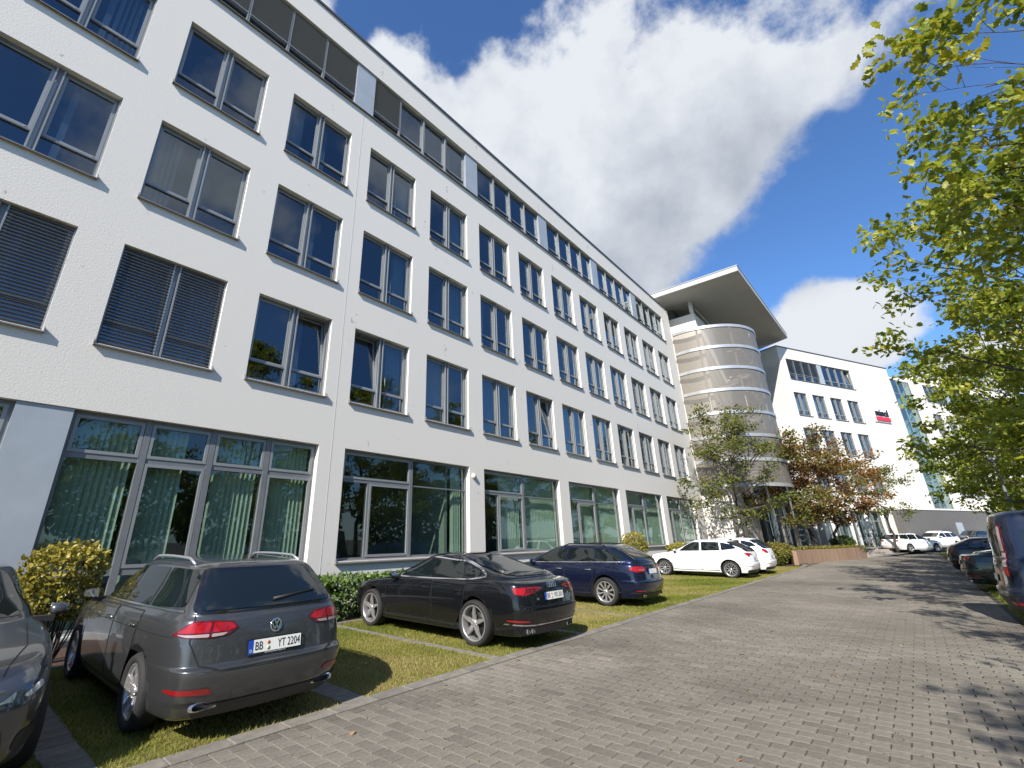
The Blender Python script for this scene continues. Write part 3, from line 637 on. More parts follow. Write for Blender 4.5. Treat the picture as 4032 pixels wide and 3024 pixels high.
# lawn
def lawn_mat():
    m, t, b = newmat('lawn_soil'); L = t.links.new; co = t.nodes.new('ShaderNodeTexCoord')
    n = t.nodes.new('ShaderNodeTexNoise'); L(co.outputs['Object'], n.inputs[0]); n.inputs['Scale'].default_value = 1.1; n.inputs['Detail'].default_value = 8; n.inputs['Roughness'].default_value = .65
    r = t.nodes.new('ShaderNodeValToRGB'); L(n.outputs[0], r.inputs[0]); el = r.color_ramp.elements
    el[0].position = .36; el[0].color = (.13, .13, .035, 1); el[1].position = .64; el[1].color = (.20, .155, .065, 1); e = el.new(.5); e.color = (.16, .15, .045, 1)
    n2 = t.nodes.new('ShaderNodeTexNoise'); L(co.outputs['Object'], n2.inputs[0]); n2.inputs['Scale'].default_value = 60; n2.inputs['Detail'].default_value = 4
    mr = t.nodes.new('ShaderNodeMapRange'); L(n2.outputs[0], mr.inputs[0]); mr.inputs[1].default_value = .3; mr.inputs[2].default_value = .7; mr.inputs[3].default_value = .55; mr.inputs[4].default_value = 1.3
    h = t.nodes.new('ShaderNodeHueSaturation'); L(r.outputs[0], h.inputs['Color']); L(mr.outputs[0], h.inputs['Value']); L(h.outputs[0], b.inputs['Base Color']); b.inputs['Roughness'].default_value = .95; b.inputs['Specular IOR Level'].default_value = .1
    return m
LSOIL = lawn_mat()
sheet('lawn', [(-14, KERB_Y + .19), (33.2, KERB_Y + .19), (31.6, 6.6), (31.0, 9.25), (-14, 9.25)], -.004, LSOIL)
sheet('verge', [(-14, -12), (110, -12), (110, PY0), (-14, PY0)], -.008, LSOIL)
BARK = M('bark_mulch', (.075, .042, .024), .95, col2=(.03, .018, .012), vscale=30, bump=.8, bscale=50)
sheet('planting_bed', [(-14, 9.25), (31.0, 9.25), (33.2, 4.94), (37.1, 5.4), (37.1, FY), (-14, FY)], .0, BARK)
for k in range(36): link('bed_edging_stone', cached('be', lambda: stone_mesh(.98, .07)), KST, kerb, (-3.5 + k, 9.22, .03))
GR = attr_mat('grass_blade', [(.12, .155, .022), (.205, .220, .040), (.31, .27, .095), (.38, .31, .14)], .7, translucent=.35)
def patch(x, y):                    # smooth pseudo-noise for greener and drier patches
    return .5 + .25 * np.sin(x * 1.7 + 1.3 * np.sin(y * 1.1)) * np.sin(y * 2.3 + .7 * x) + .25 * np.sin(x * .6 + 2.0) * np.cos(y * .9 + x * .35)
def grass(name, x0, x1, y0, y1, n, hgt, rng, parent=None, dry=.0):
    x = rng.uniform(x0, x1, n); y = rng.uniform(y0, y1, n)
    ok = np.ones(n, bool)
    for i, s in enumerate(strip_x):
        hw = .16 if i in (0, 1) else .085
        ok &= ~((np.abs(x - s) < hw * rng.uniform(.80, 1.0, n)) & (y > 4.9) & (y < 9.1))
    p = patch(x, y); x, y, p = x[ok], y[ok], p[ok]; n = len(x)
    a = rng.uniform(0, 2 * PI, n); h = hgt * rng.uniform(.45, 1.25, n) * (.7 + .6 * p); w = .0038 * rng.uniform(.7, 1.5, n) * (1 + x * .06); l = rng.uniform(.2, 1.1, n) * h
    b = rng.uniform(0, 2 * PI, n)
    V = np.empty((n, 3, 3)); V[:, 0] = np.stack([x - w * np.cos(a), y - w * np.sin(a), np.zeros(n) - .004], -1); V[:, 1] = np.stack([x + w * np.cos(a), y + w * np.sin(a), np.zeros(n) - .004], -1); V[:, 2] = np.stack([x + l * np.cos(b), y + l * np.sin(b), h], -1)
    me = npmesh(name, V.reshape(-1, 3), np.arange(3 * n).reshape(-1, 3)); face_attr(me, 'tint', np.clip(.95 - p * 1.05 + dry + rng.normal(0, .16, n), 0, 1))
    return tag(link(name, me, GR), 'short patchy grass growing between the parking bays' if name == 'grass' else 'rough grass under the oaks beside the drive', 'grass', kind='stuff')
grass('grass', -1.5, 31.4, KERB_Y + .16, 9.22, 330000, .034, RNG)
grass('verge_grass', 6, 60, -9, PY0, 120000, .06, RNG, dry=-.15)
# planter wall at the entrance, steps, terrace
PLW = M('planter_concrete', (.30, .20, .135), .88, col2=(.19, .125, .085), vscale=1.2, stretch=(3.5, 3.5, .35), bump=.3, bscale=30)
pw = [(33.9, 5.35), (34.7, 5.62), (35.8, 5.48), (37.0, 5.18), (38.2, 4.84), (39.6, 4.42), (41.0, 3.98), (42.2, 3.66), (43.3, 3.38), (44.6, 3.13), (45.8, 2.98), (46.6, 3.2), (46.9, 3.9)]
pln = thing('planter_wall', 'low curved board-marked concrete planter wall in front of the entrance', 'planter')
def offs(pts, d):
    out = []
    for i, p in enumerate(pts):
        a = Vector(pts[max(i - 1, 0)]); b = Vector(pts[min(i + 1, len(pts) - 1)]); t = (b - a).normalized(); out.append((p[0] - t.y * d, p[1] + t.x * d))
    return out
def wall_strip(pts, d, z0, z1):
    mb = MB(); q = offs(pts, d); n = len(pts)
    vs = [(x, y, z0) for x, y in pts] + [(x, y, z1) for x, y in pts] + [(x, y, z1) for x, y in q] + [(x, y, z0) for x, y in q]
    return mb.add(vs, [(i, i + 1, n + i + 1, n + i) for i in range(n - 1)] + [(n + i, n + i + 1, 2 * n + i + 1, 2 * n + i) for i in range(n - 1)] + [(2 * n + i, 2 * n + i + 1, 3 * n + i + 1, 3 * n + i) for i in range(n - 1)] + [(0, n, 2 * n, 3 * n), (n - 1, 4 * n - 1, 3 * n - 1, 2 * n - 1)])
def smooth_line(pts, k=4):
    out = []
    for i in range(len(pts) - 1):
        p0, p1, p2, p3 = [Vector(pts[min(max(i + q, 0), len(pts) - 1)]) for q in (-1, 0, 1, 2)]
        for s in range(k): t = s / k; out.append(tuple(.5 * ((2 * p1) + (p2 - p0) * t + (2 * p0 - 5 * p1 + 4 * p2 - p3) * t * t + (3 * p1 - p0 - 3 * p2 + p3) * t ** 3)))
    return out + [pts[-1]]
pws = smooth_line(pw)
for i in range(0, len(pws) - 1, 4): wall_strip(pws[i:i + 5], .22, -.05, .73 + .004 * (i % 8 == 0)).build('wall_panel', PLW, pln)
sheet('terrace', [(36.9, 5.9), (47.2, 3.6), (62, 1.0), (75, -4), (80, 6), (60, 14), (37.2, 12)], .52, M('terrace_paving', (.20, .18, .16), .9, var=.15))
sheet('planter_soil', offs(pws, .2) + [(47.2, 6.0), (37.0, 8.5)], .60, BARK)
stp = thing('entrance_steps', 'pale stone steps leading up to the entrance terrace beside the planter wall', 'steps')
STN = M('step_stone', (.36, .32, .28), .85, var=.12, vscale=3)
for k in range(4):
    a = Vector((46.9 + k * .05, 3.0 + k * .38)); b = Vector((58.5 - k * 1.9, .75 + k * .62)); t = (b - a).normalized(); nrm = Vector((-t.y, t.x))
    c = [a, b, b + nrm * .42, a + nrm * .42]; mb = MB(); mb.prism([(v.x, v.y) for v in c], -.05, .14 * (k + 1)); mb.build('step', STN, stp)
mb = MB(); mb.add([(x, y, (x - 47) * .018 - .004) for x, y in [(47, 2.6), (110, -12), (110, 30), (60, 14), (48, 5)]], [(0, 1, 2, 3, 4)]); tag(mb.build('forecourt', M('forecourt_asphalt', (.13, .12, .11), .9, var=.12, vscale=2)), kind='structure')
# ---------------------------------------------------------------- cars
def paint(name, col, metal=.0, rough=.35): return M(name, col, rough, metal, coat=1.0, flake=True, spec=.15)
CGL = M('car_glass', (.006, .009, .009), .03, spec=.9); TYRE = M('tyre_rubber', (.014, .014, .015), .8, bump=.15, bscale=80); RIM = M('rim_alloy', (.52, .51, .52), .28, .75); CHR = M('chrome', (.75, .76, .78), .12, .95)
BLK = M('gloss_black', (.006, .006, .007), .12, coat=.6); GAPM = M('panel_gap', (.002, .002, .002), .8); WELL = M('wheel_well', (.004, .004, .004), .9); DISC = M('brake_disc', (.035, .034, .034), .45, .6)
RED = M('lamp_red', (.30, .004, .008), .12, coat=1.0, var=.3, vscale=14); REDD = M('lamp_dark_red', (.09, .004, .008), .12, coat=1.0); LWHT = M('lamp_clear', (.36, .27, .27), .15, coat=1.0); AMB = M('reflector_red', (.22, .008, .010), .2, coat=1.0)
PLT = M('plate_white', (.72, .73, .70), .45); PBL = M('plate_blue', (.01, .06, .38), .4); PTX = M('plate_black', (.01, .01, .012), .5); SEAL = M('plate_seal', (.42, .42, .34), .5); SEALR = M('plate_seal_orange', (.45, .12, .05), .5)
HLAMP = M('headlamp_lens', (.05, .055, .065), .05, coat=1.0, spec=.8); LED = M('headlamp_reflector', (.6, .62, .66), .15, .8); MIRG = M('mirror_glass', (.6, .64, .66), .03, .95); TRIM = M('dark_trim', (.022, .022, .024), .5, var=.1)
def chaikin(pts, n=2, closed=True):
    """round the corners of a polygon with a small radius"""
    r = .045 * n; k = len(pts); out = []
    for i in range(k):
        p = Vector(pts[i])
        if not closed and i in (0, k - 1): out.append(tuple(p)); continue
        a, b = Vector(pts[i - 1]), Vector(pts[(i + 1) % k]); la, lb = (a - p).length, (b - p).length
        q0 = p + (a - p) * min(r, .38 * la) / la; q1 = p + (b - p) * min(r, .38 * lb) / lb
        for s in (0, .25, .5, .75, 1.): out.append(tuple(q0 * (1 - s) ** 2 + p * 2 * s * (1 - s) + q1 * s * s))
    return out
def resample(pts, d, closed=True):
    out = []; k = len(pts)
    for i in range(k if closed else k - 1):
        a, b = pts[i], pts[(i + 1) % k]; n = max(1, int(math.hypot(b[0] - a[0], b[1] - a[1]) / d))
        out += [(a[0] + (b[0] - a[0]) * s / n, a[1] + (b[1] - a[1]) * s / n) for s in range(n)]
    if not closed: out.append(pts[-1])
    return out
class Body:
    """control cage of closed rings, smoothed; patches are projected on it"""
    def __init__(s, rings, wells, pt):
        vs = []; n = 20
        for xf, xr, w, z, cfr, crr, _c in rings:
            zf = z if callable(z) else (lambda x, z=z: z); L = xf - xr
            half = [(xf, 0), (xf - .02 * cfr / .2, .42 * w), (xf - cfr * .42, .78 * w), (xf - cfr * 1.3, .945 * w), (xf - max(cfr * 2.4, .25 * L), .99 * w), (xf - .5 * L, w), (xr + max(crr * 2.4, .25 * L), .995 * w), (xr + crr * 1.3, .955 * w), (xr + crr * .38, .80 * w), (xr + .015, .42 * w), (xr, 0)]
            loop = half + [(x, -y) for x, y in half[-2:0:-1]]
            vs += [(x, y, zf(x)) for x, y in loop]
        k = len(rings); fs = [(i * n + j, i * n + (j + 1) % n, (i + 1) * n + (j + 1) % n, (i + 1) * n + j) for i in range(k - 1) for j in range(n)]
        def cap(b, flip):
            q = [tuple(b + i for i in ((t, t + 1, 19 - t, (20 - t) % 20))) for t in range(1, 9)]; q += [(b, b + 1, b + 19), (b + 9, b + 10, b + 11)]
            return [f[::-1] if flip else f for f in q]
        fs += cap(0, False) + cap((k - 1) * n, True)
        me = bpy.data.meshes.new('cage'); me.from_pydata(vs, [], fs); me.update()
        bm = bmesh.new(); bm.from_mesh(me); bmesh.ops.recalc_face_normals(bm, faces=bm.faces)
        cl = bm.edges.layers.float.new('crease_edge')
        for e in bm.edges:
            i0, i1 = e.verts[0].index, e.verts[1].index
            if i0 // n == i1 // n: e[cl] = rings[i0 // n][6]
        bm.to_mesh(me); bm.free()
        o = bpy.data.objects.new('cage', me); COL.objects.link(o); m = o.modifiers.new('s', 'SUBSURF'); m.levels = m.render_levels = 3
        dg = bpy.context.evaluated_depsgraph_get(); me2 = bpy.data.meshes.new_from_object(o.evaluated_get(dg))
        bpy.data.objects.remove(o); s.bvh = BVHTree.FromPolygons([v.co.copy() for v in me2.vertices], [tuple(p.vertices) for p in me2.polygons])
        me2.materials.clear(); me2.materials.append(pt); me2.materials.append(WELL)
        o = bpy.data.objects.new('b', me2); COL.objects.link(o)
        cut = MB()
        for x, rad, hw in wells:
            for sg in (-1, 1): cut.tube([(x, sg * (hw - .30), rad + .01), (x, sg * (hw + .25), rad + .01)], rad + .055, 40)
        cm = cut.mesh('cut'); cm.materials.append(pt); cm.materials.append(WELL); cm.polygons.foreach_set('material_index', [1] * len(cm.polygons))
        co = bpy.data.objects.new('c', cm); COL.objects.link(co); bo = o.modifiers.new('b', 'BOOLEAN'); bo.operation = 'DIFFERENCE'; bo.object = co; bo.solver = 'EXACT'
        dg = bpy.context.evaluated_depsgraph_get(); s.mesh = bpy.data.meshes.new_from_object(o.evaluated_get(dg)); s.mesh.name = 'body'
        bpy.data.objects.remove(o); bpy.data.objects.remove(co); s.mesh.polygons.foreach_set('use_smooth', [True] * len(s.mesh.polygons))
    def ray(s, o, d, off):
        h = s.bvh.ray_cast(Vector(o), Vector(d).normalized())
        if h[0] is None: h2 = s.bvh.find_nearest(Vector(o) + Vector(d) * 1.0); return h2[0] + h2[1] * off
        n = h[1] if h[1].dot(Vector(d)) < 0 else -h[1]
        return h[0] + n * off
    def mapper(s, kind, sg=1):
        if kind == 'side': return lambda u, v: ((u, sg * 3, v), (0, -sg, 0))
        if kind == 'rear': return lambda u, v: ((-6, u, v), (1, 0, 0))
        if kind == 'front': return lambda u, v: ((6, u, v), (-1, 0, 0))
        if kind == 'top': return lambda u, v: ((u, v, 4), (0, 0, -1))
        ax = sg[1]
        if kind == 'rcyl': return lambda u, v: ((ax - 5 * math.cos(R(u)), sg[0] * 5 * math.sin(R(u)), v), (math.cos(R(u)), -sg[0] * math.sin(R(u)), 0))
        if kind == 'fcyl': return lambda u, v: ((ax + 5 * math.cos(R(u)), sg[0] * 5 * math.sin(R(u)), v), (-math.cos(R(u)), -sg[0] * math.sin(R(u)), 0))
    def patch(s, poly, kind, sg=1, off=.004, d=.06, rnd=2, us=1.0):
        """poly in projection units; us scales u for meshing (degrees)"""
        poly = [(a / us, b) for a, b in poly]
        if rnd: poly = chaikin(poly, rnd)
        bd = resample(poly, d * .6); n = len(bd); xs = [p[0] for p in bd]; ys = [p[1] for p in bd]; pts = [Vector(p) for p in bd]
        def inside(x, y):
            c = False; j = n - 1
            for i in range(n):
                if (ys[i] > y) != (ys[j] > y) and x < (xs[j] - xs[i]) * (y - ys[i]) / (ys[j] - ys[i]) + xs[i]: c = not c
                j = i
            return c
        x = min(xs) + d / 2
        while x < max(xs):
            y = min(ys) + d / 2
            while y < max(ys):
                if inside(x, y) and min((x - a) ** 2 + (y - b) ** 2 for a, b in bd) > (d * .35) ** 2: pts.append(Vector((x, y)))
                y += d
            x += d
        r = delaunay_2d_cdt(pts, [], [list(range(n))], 1, 1e-6); mp = s.mapper(kind, sg)
        V = [s.ray(*mp(p.x * us, p.y), off) for p in r[0]]
        ins = [f for f in r[2] if inside(sum(r[0][i].x for i in f) / len(f), sum(r[0][i].y for i in f) / len(f))]
        mb = MB(); mb.add(V, ins, 0, True); me = mb.mesh('patch')
        return me
    def strip(s, pts, kind, sg=1, w=.012, off=.003, closed=False, rnd=0, d=.04, us=1.0):
        pts = [(a / us, b) for a, b in pts]
        if rnd: pts = chaikin(pts, rnd, closed)
        pts = resample(pts, d, closed); k = len(pts); mp = s.mapper(kind, sg); V = []
        for i, p in enumerate(pts):
            a = pts[(i - 1) % k if closed else max(i - 1, 0)]; b = pts[(i + 1) % k if closed else min(i + 1, k - 1)]; t = Vector((b[0] - a[0], b[1] - a[1])).normalized() if (a != b) else Vector((1, 0)); nn = Vector((-t.y, t.x)) * w / 2
            V += [s.ray(*mp((p[0] + nn.x) * us, p[1] + nn.y), off), s.ray(*mp((p[0] - nn.x) * us, p[1] - nn.y), off)]
        m = k if closed else k - 1
        mb = MB(); mb.add(V, [(2 * i, 2 * ((i + 1) % k), 2 * ((i + 1) % k) + 1, 2 * i + 1) for i in range(m)], 0, True); return mb.mesh('strip')
def fix_normals(me, out_from=(0, 0, .6)):
    c = Vector(out_from)
    bm = bmesh.new(); bm.from_mesh(me)
    f0 = max(bm.faces, key=lambda f: f.calc_area()) if bm.faces else None
    bmesh.ops.recalc_face_normals(bm, faces=bm.faces)
    bm.faces.ensure_lookup_table()
    tot = sum((f.normal.dot(f.calc_center_median() - c)) * f.calc_area() for f in bm.faces)
    if tot < 0: bmesh.ops.reverse_faces(bm, faces=bm.faces)
    bm.to_mesh(me); bm.free(); return me
def wheel(parent, x, y, sg, rad, style, wd=.215, black=False):
    rr = rad * {'star5': .765, 'ysp': .73, 'ten': .72}.get(style, .70); h = wd / 2; mb = MB()
    mb.lathe([(rr, -h + .02), (rr + .02, -h), (rad - .03, -h - .006), (rad - .006, -h + .03), (rad, -h + .06), (rad, h - .06), (rad - .006, h - .03), (rad - .03, h + .006), (rr + .02, h), (rr, h - .02)], 44, 'y', 0)
    t = mb.build('wheel', TYRE, parent, (x, y, rad)); t.rotation_euler = (0, 0, 0 if sg > 0 else PI)
    rm = MB(); rm.lathe([(rr + .004, h - .015), (rr - .012, h - .01), (rr - .02, h - .03), (rr - .035, h - .10), (rr - .035, -h + .02)], 44, 'y')
    n, y0 = {'star5': 5, 'multi5': 5, 'ten': 10, 'ysp': 8}[style], h - .018
    def spoke(a, r0, r1, w0, w1, yy=y0, th=.03, mi=0, dish=.02):
        c, s_ = math.cos(a), math.sin(a); P = lambda r, w, yv: (r * c - w * s_, yv, r * s_ + w * c)
        rm.add([P(r0, -w0, yy - dish), P(r0, w0, yy - dish), P(r1, w1, yy), P(r1, -w1, yy), P(r0, -w0 * 1.15, yy - dish - th), P(r0, w0 * 1.15, yy - dish - th), P(r1, w1 * 1.3, yy - th), P(r1, -w1 * 1.3, yy - th)], [(0, 3, 2, 1), (0, 1, 5, 4), (1, 2, 6, 5), (2, 3, 7, 6), (3, 0, 4, 7)], mi)
    for k in range(n):
        a = 2 * PI * k / n + .35
        if style == 'star5': spoke(a, .045, rr * .50, .030, .029); spoke(a, rr * .50, rr - .012, .029, .010, dish=.0)
        elif style == 'multi5':
            spoke(a - .10, .05, rr - .012, .014, .020); spoke(a + .10, .05, rr - .012, .014, .020)
            spoke(a, .05, rr * .55, .022, .012)
        elif style == 'ten': spoke(a, .045, rr - .012, .010, .021)
        else:
            spoke(a, .04, rr * .5, .013, .014)
            for q in (-.24, .24):
                c0 = Vector((math.cos(a), math.sin(a))) * rr * .48; c1 = Vector((math.cos(a + q), math.sin(a + q))) * (rr - .012); dr = (c1 - c0); nn = Vector((-dr.y, dr.x)).normalized() * .011
                rm.add([(c0.x - nn.x, y0, c0.y - nn.y), (c0.x + nn.x, y0, c0.y + nn.y), (c1.x + nn.x, y0, c1.y + nn.y), (c1.x - nn.x, y0, c1.y - nn.y)], [(0, 3, 2, 1)])
    rm.lathe([(.0, y0 - .008), (.032, y0 - .008), (.05, y0 - .02), (.058, y0 - .05)], 20, 'y')
    for k in range(5): a = 2 * PI * k / 5 + .35 + PI / 5; rm.tube([(.052 * math.cos(a), y0 - .03, .052 * math.sin(a)), (.052 * math.cos(a), y0 - .012, .052 * math.sin(a))], .008, 6)
    fm = rm.mesh('rim'); link('rim', fm, RIM, t)
    d = MB(); d.lathe([(.06, .0), (rr * .80, .0), (rr * .80, -.02)], 28, 'y', 0); d.build('brake_disc', DISC if not black else WELL, t)
    b = MB(); b.lathe([(rr - .037, -.06), (.0, -.061)], 28, 'y'); b.build('wheel_back', WELL, t)
    return t
def plate(parent, pos, tilt, text, frame_text=None, letters=True, rz=-90):
    mb = MB(); mb.box(-.268, .268, -.064, .064, -.008, .0); o = mb.build('number_plate', BLK, parent, pos, (R(90 - tilt), 0, R(rz)))
    mb = MB(); mb.box(-.26, .26, -.055 if not frame_text else -.050, .055, .0, .004); mb.build('plate_face', PLT, o)
    mb = MB(); mb.box(-.262, -.218, -.0555, .0555, .0, .0055); mb.build('euro_band', PBL, o)
    if letters:
        a, b = text
        link('lettering', text_mesh(a, .098, .0, 'LEFT', .72), PTX, o, (-.205, .0, .0062)); link('lettering', text_mesh(b, .098, .0, 'RIGHT', .68), PTX, o, (.25, .0, .0062))
        link('lettering', text_mesh('D', .035, 0, 'CENTER'), PLT, o, (-.240, -.032, .0062))
        mb = MB(); mb.lathe([(.0, .0065), (.017, .0065), (.017, .004)], 14); mb.build('seal', SEAL, o, (-.072, -.022, 0)); mb = MB(); mb.lathe([(.0, .0065), (.015, .0065), (.015, .004)], 14); mb.build('seal', SEALR, o, (-.072, .022, 0))
        if frame_text: link('lettering', text_mesh(frame_text, .018, 0, 'CENTER', 1.1), PLT, o, (0, -.0575, .001))
    return o
def mirror(parent, x, y, z, sg, pt):
    mb = MB(); p = [(-.09, 0, -.05), (.06, 0, -.055), (.06, .18, -.035), (-.07, .21, -.02), (-.10, .0, .09), (.02, .0, .085), (.03, .16, .07), (-.08, .20, .065)]
    mb.add([(a, sg * b, c) for a, b, c in p], [(0, 1, 2, 3), (4, 7, 6, 5), (0, 4, 5, 1), (1, 5, 6, 2), (2, 6, 7, 3), (3, 7, 4, 0)], 0, True)
    me = fix_normals(mb.mesh('mirror'), (-.02, sg * .1, .02)); o = link('mirror', me, pt, parent, (x, y, z)); m = o.modifiers.new('s', 'SUBSURF'); m.levels = m.render_levels = 2
    st = MB(); st.box(-.03, .05, -.10, .06, -.08, -.03); st.build('mirror_foot', TRIM, o)
    g = MB(); g.add([(-.092, sg * .03, -.03), (-.088, sg * .18, -.012), (-.090, sg * .17, .048), (-.100, sg * .03, .062)], [(0, 1, 2, 3)]); g.build('mirror_glass', MIRG, o)
    return o
def lerp_z(tbl):
    xs = [p[0] for p in tbl]; zs = [p[1] for p in tbl]
    return lambda x: float(np.interp(x, xs, zs))
def build_car(c, name, label, loc, heading, group=None, detail=2):
    L, Wd, H = c['L'], c['W'] / 2, c['H']; F_, B_ = L / 2, -L / 2; t = thing(name, label, c.get('cat', 'car'), loc, heading, group); pt = c['paint']
    b = c.get('belt', .93); hd = c.get('hood', .80); cw, rg = c['cowl'], c['rbase']
    top = lambda x: H - .035 * ((x - c['rm']) / 1.1) ** 2
    z5 = lerp_z([(B_, b - .10), (cw, b - .10), (F_, hd - .10)]); z6 = lerp_z([(B_, b + c.get('kick', .02)), (B_ + .8, b + .005), (cw, b - .02), (F_, hd - .035)]); z7 = lerp_z([(rg, b + .055 + c.get('kick', 0)), (cw - .4, b + .04), (cw, b + .045), (cw + .5, b)])
    z6c = lerp_z([(rg, b + .035 + c.get('kick', 0)), (cw, b + .015), (cw + .4, b - .01), (F_ - .25, hd + .02)])
    bt = c.get('bt', 0.)
    ld = c.get('ledge', .02); zl = c.get('zl', .61)
    rings = [(F_ - .25, B_ + .30, Wd - .22, .20, .18, .18, 0.), (F_ - .09, B_ + .15, Wd - .055, .205, .20, .16, .45), (F_ - .02, B_ + .045, Wd - .012, .36, .22, .16, 0.), (F_, B_, Wd, .54, .24, .16, .3), (F_ - .01, B_ + .006, Wd + .001, zl - .012, .24, .16, .55), (F_ - .015, B_ + ld, Wd + .002, zl + .012, .25, .16, .45), (F_ - .02, B_ + ld + .008 + bt, Wd + .002, zl + .06, .25, .16, 0.),
             (F_ - .07, B_ + ld + .03 + bt, Wd - .004, z5, .26, .16, 0.), (F_ - .15, B_ + ld + .07 + bt, Wd - .030, z6, .26, .16, .45), (F_ - .30, B_ + ld + .095 + bt, Wd - .060, z6c, .26, .16, 0.),
             (cw, rg, Wd - .085, z7, .20, .14, .55), (cw - .07, rg + .03, Wd - .105, lambda x: z7(x) + .06, .20, .14, .1),
             (c['g1'][0], c['g1'][1], Wd - .175, c['g1'][2], .20, .14, 0.), (c['g2'][0], c['g2'][1], Wd - .255, lambda x: c['g2'][2] + (top(x) - H) * .9, .20, .12, .35),
             (c['g2'][0] - .18, c['g2'][1] + .06, Wd - .37, lambda x: top(x) - .012, .22, .10, 0.), (c['g2'][0] - .45, c['g2'][1] + .25, Wd - .62, lambda x: top(x), .25, .10, 0.)]
    rad = c['rad']; wells = [(c['fa'], rad, Wd), (c['ra'], rad, Wd)]
    B = Body(rings, wells, pt); link('body', B.mesh, None, t)
    def P(nm, me, mat, par=t): return link(nm, fix_normals(me), mat, par)
    for sg in (1, -1):
        for i, poly in enumerate(c['side']): P('side_window', B.patch(poly, 'side', sg, .005, .06, 1), CGL)
        for i, dr in enumerate(c.get('doors', [])):
            d = P('door', B.patch(dr, 'side', sg, .0035, .11, 1), pt)
            P('panel_gap', B.strip(dr, 'side', sg, .010, .0042, True, 1, .05), GAPM, d)
            xs = [p[0] for p in dr]; hx = min(xs) + .14; hz = b - .10
            q = B.ray((hx, sg * 3, hz), (0, -sg, 0), .018); mb = MB(); mb.tube([(q.x - .09, q.y - sg * .018, q.z), (q.x - .07, q.y, q.z), (q.x + .07, q.y, q.z), (q.x + .09, q.y - sg * .018, q.z)], .013, 8); mb.build('handle', c.get('handle', pt), d)
        if 'chrome' in c: P('window_trim', B.strip(c['chrome'], 'side', sg, .020, .006, True, 2, .05), CHR)
        if 'beltline' in c: P('belt_trim', B.strip(c['beltline'], 'side', sg, .016, .006, False, 0, .06), CHR)
        P('sill_trim', B.strip([(c['ra'] + rad + .08, .255), (c['fa'] - rad - .08, .255)], 'side', sg, .09, .004, False, 0, .12), TRIM)
        if c.get('crease_shade'): P('crease_shade', B.strip(c['crease_shade'], 'side', sg, .006, .0035, False, 0, .1), GAPM)  # thin dark strip drawn as the shade line of the body fold
        for x in (c['fa'], c['ra']): wheel(t, x, sg * (Wd - .125), sg, rad, c['rim'], black=c.get('bw', False))
        for li, (poly, mt) in enumerate(c.get('tail', [])): P('tail_light', B.patch(poly, 'rcyl', (sg, B_ + .9), .008 + .005 * (li > 0), .04, .35, us=45.), mt)
        for li, (poly, mt) in enumerate(c.get('head', [])): P('headlight', B.patch(poly, 'fcyl', (sg, F_ - .9), .008 + .005 * (li > 0), .04, .5, us=45.), mt)
        for poly, mt, nm in c.get('rearpair', []): P(nm, B.patch([(sg * y, z) for y, z in poly], 'rear', 1, .006, .05, 1), mt)
        mirror(t, c['mx'], sg * (Wd - .035), b + .075, sg, pt)
        if c.get('rails'):
            mb = MB(); pts = []
            for k in range(9):
                x = c['g2'][0] - .35 + (c['g2'][1] + .35 - (c['g2'][0] - .35)) * k / 8; q = B.ray((x, sg * (Wd - .32), 4), (0, 0, -1), 0); pts.append((x, q.y, q.z + (.045 if 0 < k < 8 else .004)))
            mb.tube(pts, .015, 8); mb.build('roof_rail', c['rails'], t)
        if 'exh' in c:
            ys, z, w, hh = c['exh']
            for yy in ys:
                q = B.ray((-6, sg * yy, z), (1, 0, 0), .006); mb = MB(); k = 24
                for j in range(k):
                    a0, a1 = 2 * PI * j / k, 2 * PI * (j + 1) / k; e = lambda a, f, dx: (q.x + dx, q.y + math.copysign(abs(math.cos(a)) ** .6, math.cos(a)) * w * f, q.z + math.copysign(abs(math.sin(a)) ** .7, math.sin(a)) * hh * f)
                    mb.add([e(a0, 1, 0), e(a1, 1, 0), e(a1, .78, -.012), e(a0, .78, -.012), e(a1, .74, .05), e(a0, .74, .05)], [(0, 1, 2, 3), (3, 2, 4, 5)])
                ex = mb.build('exhaust_tip', CHR, t); mb = MB(); mb.add([(q.x + .03, q.y + math.cos(2 * PI * j / 16) * w * .76, q.z + math.sin(2 * PI * j / 16) * hh * .76) for j in range(16)], [tuple(range(16))]); mb.build('exhaust_bore', GAPM, ex)
    k, poly = c['rearwin']; P('rear_window', B.patch(poly, k, 1, .010, .05, 1.5), CGL)
    if 'rearsur' in c: P('rear_window_surround', B.patch(c['rearsur'], k, 1, .005, .05, 1.5), BLK)
    P('windshield', B.patch(c['wind'], 'front', 1, .004, .09, 2), CGL)
    for poly, mt, nm in c.get('rear', []): P(nm, B.patch(poly, 'rear', 1, .005, .08, 1), mt)
    for pts, w, mt, nm, cl in c.get('rearstrip', []): P(nm, B.strip(pts, 'rear', 1, w, .0075, cl, 1 if cl else 0, .05), mt)
    for poly, mt, nm in c.get('front', []): P(nm, B.patch(poly, 'front', 1, .006, .08, 1), mt)
    for pts, w, mt, nm in c.get('topstrip', []): P(nm, B.strip(pts, 'top', 1, w, .004, False, 0, .05), mt)
    if 'tailfill' in c:
        for poly, mt in c['tailfill']: P('tail_light', B.patch(poly, 'rear', 1, .006, .06, 1), mt)
    if 'plate' in c:
        y, z, txt, ft = c['plate']; q = B.ray((-6, y, z), (1, 0, 0), .012); plate(t, q, 6, txt, ft)
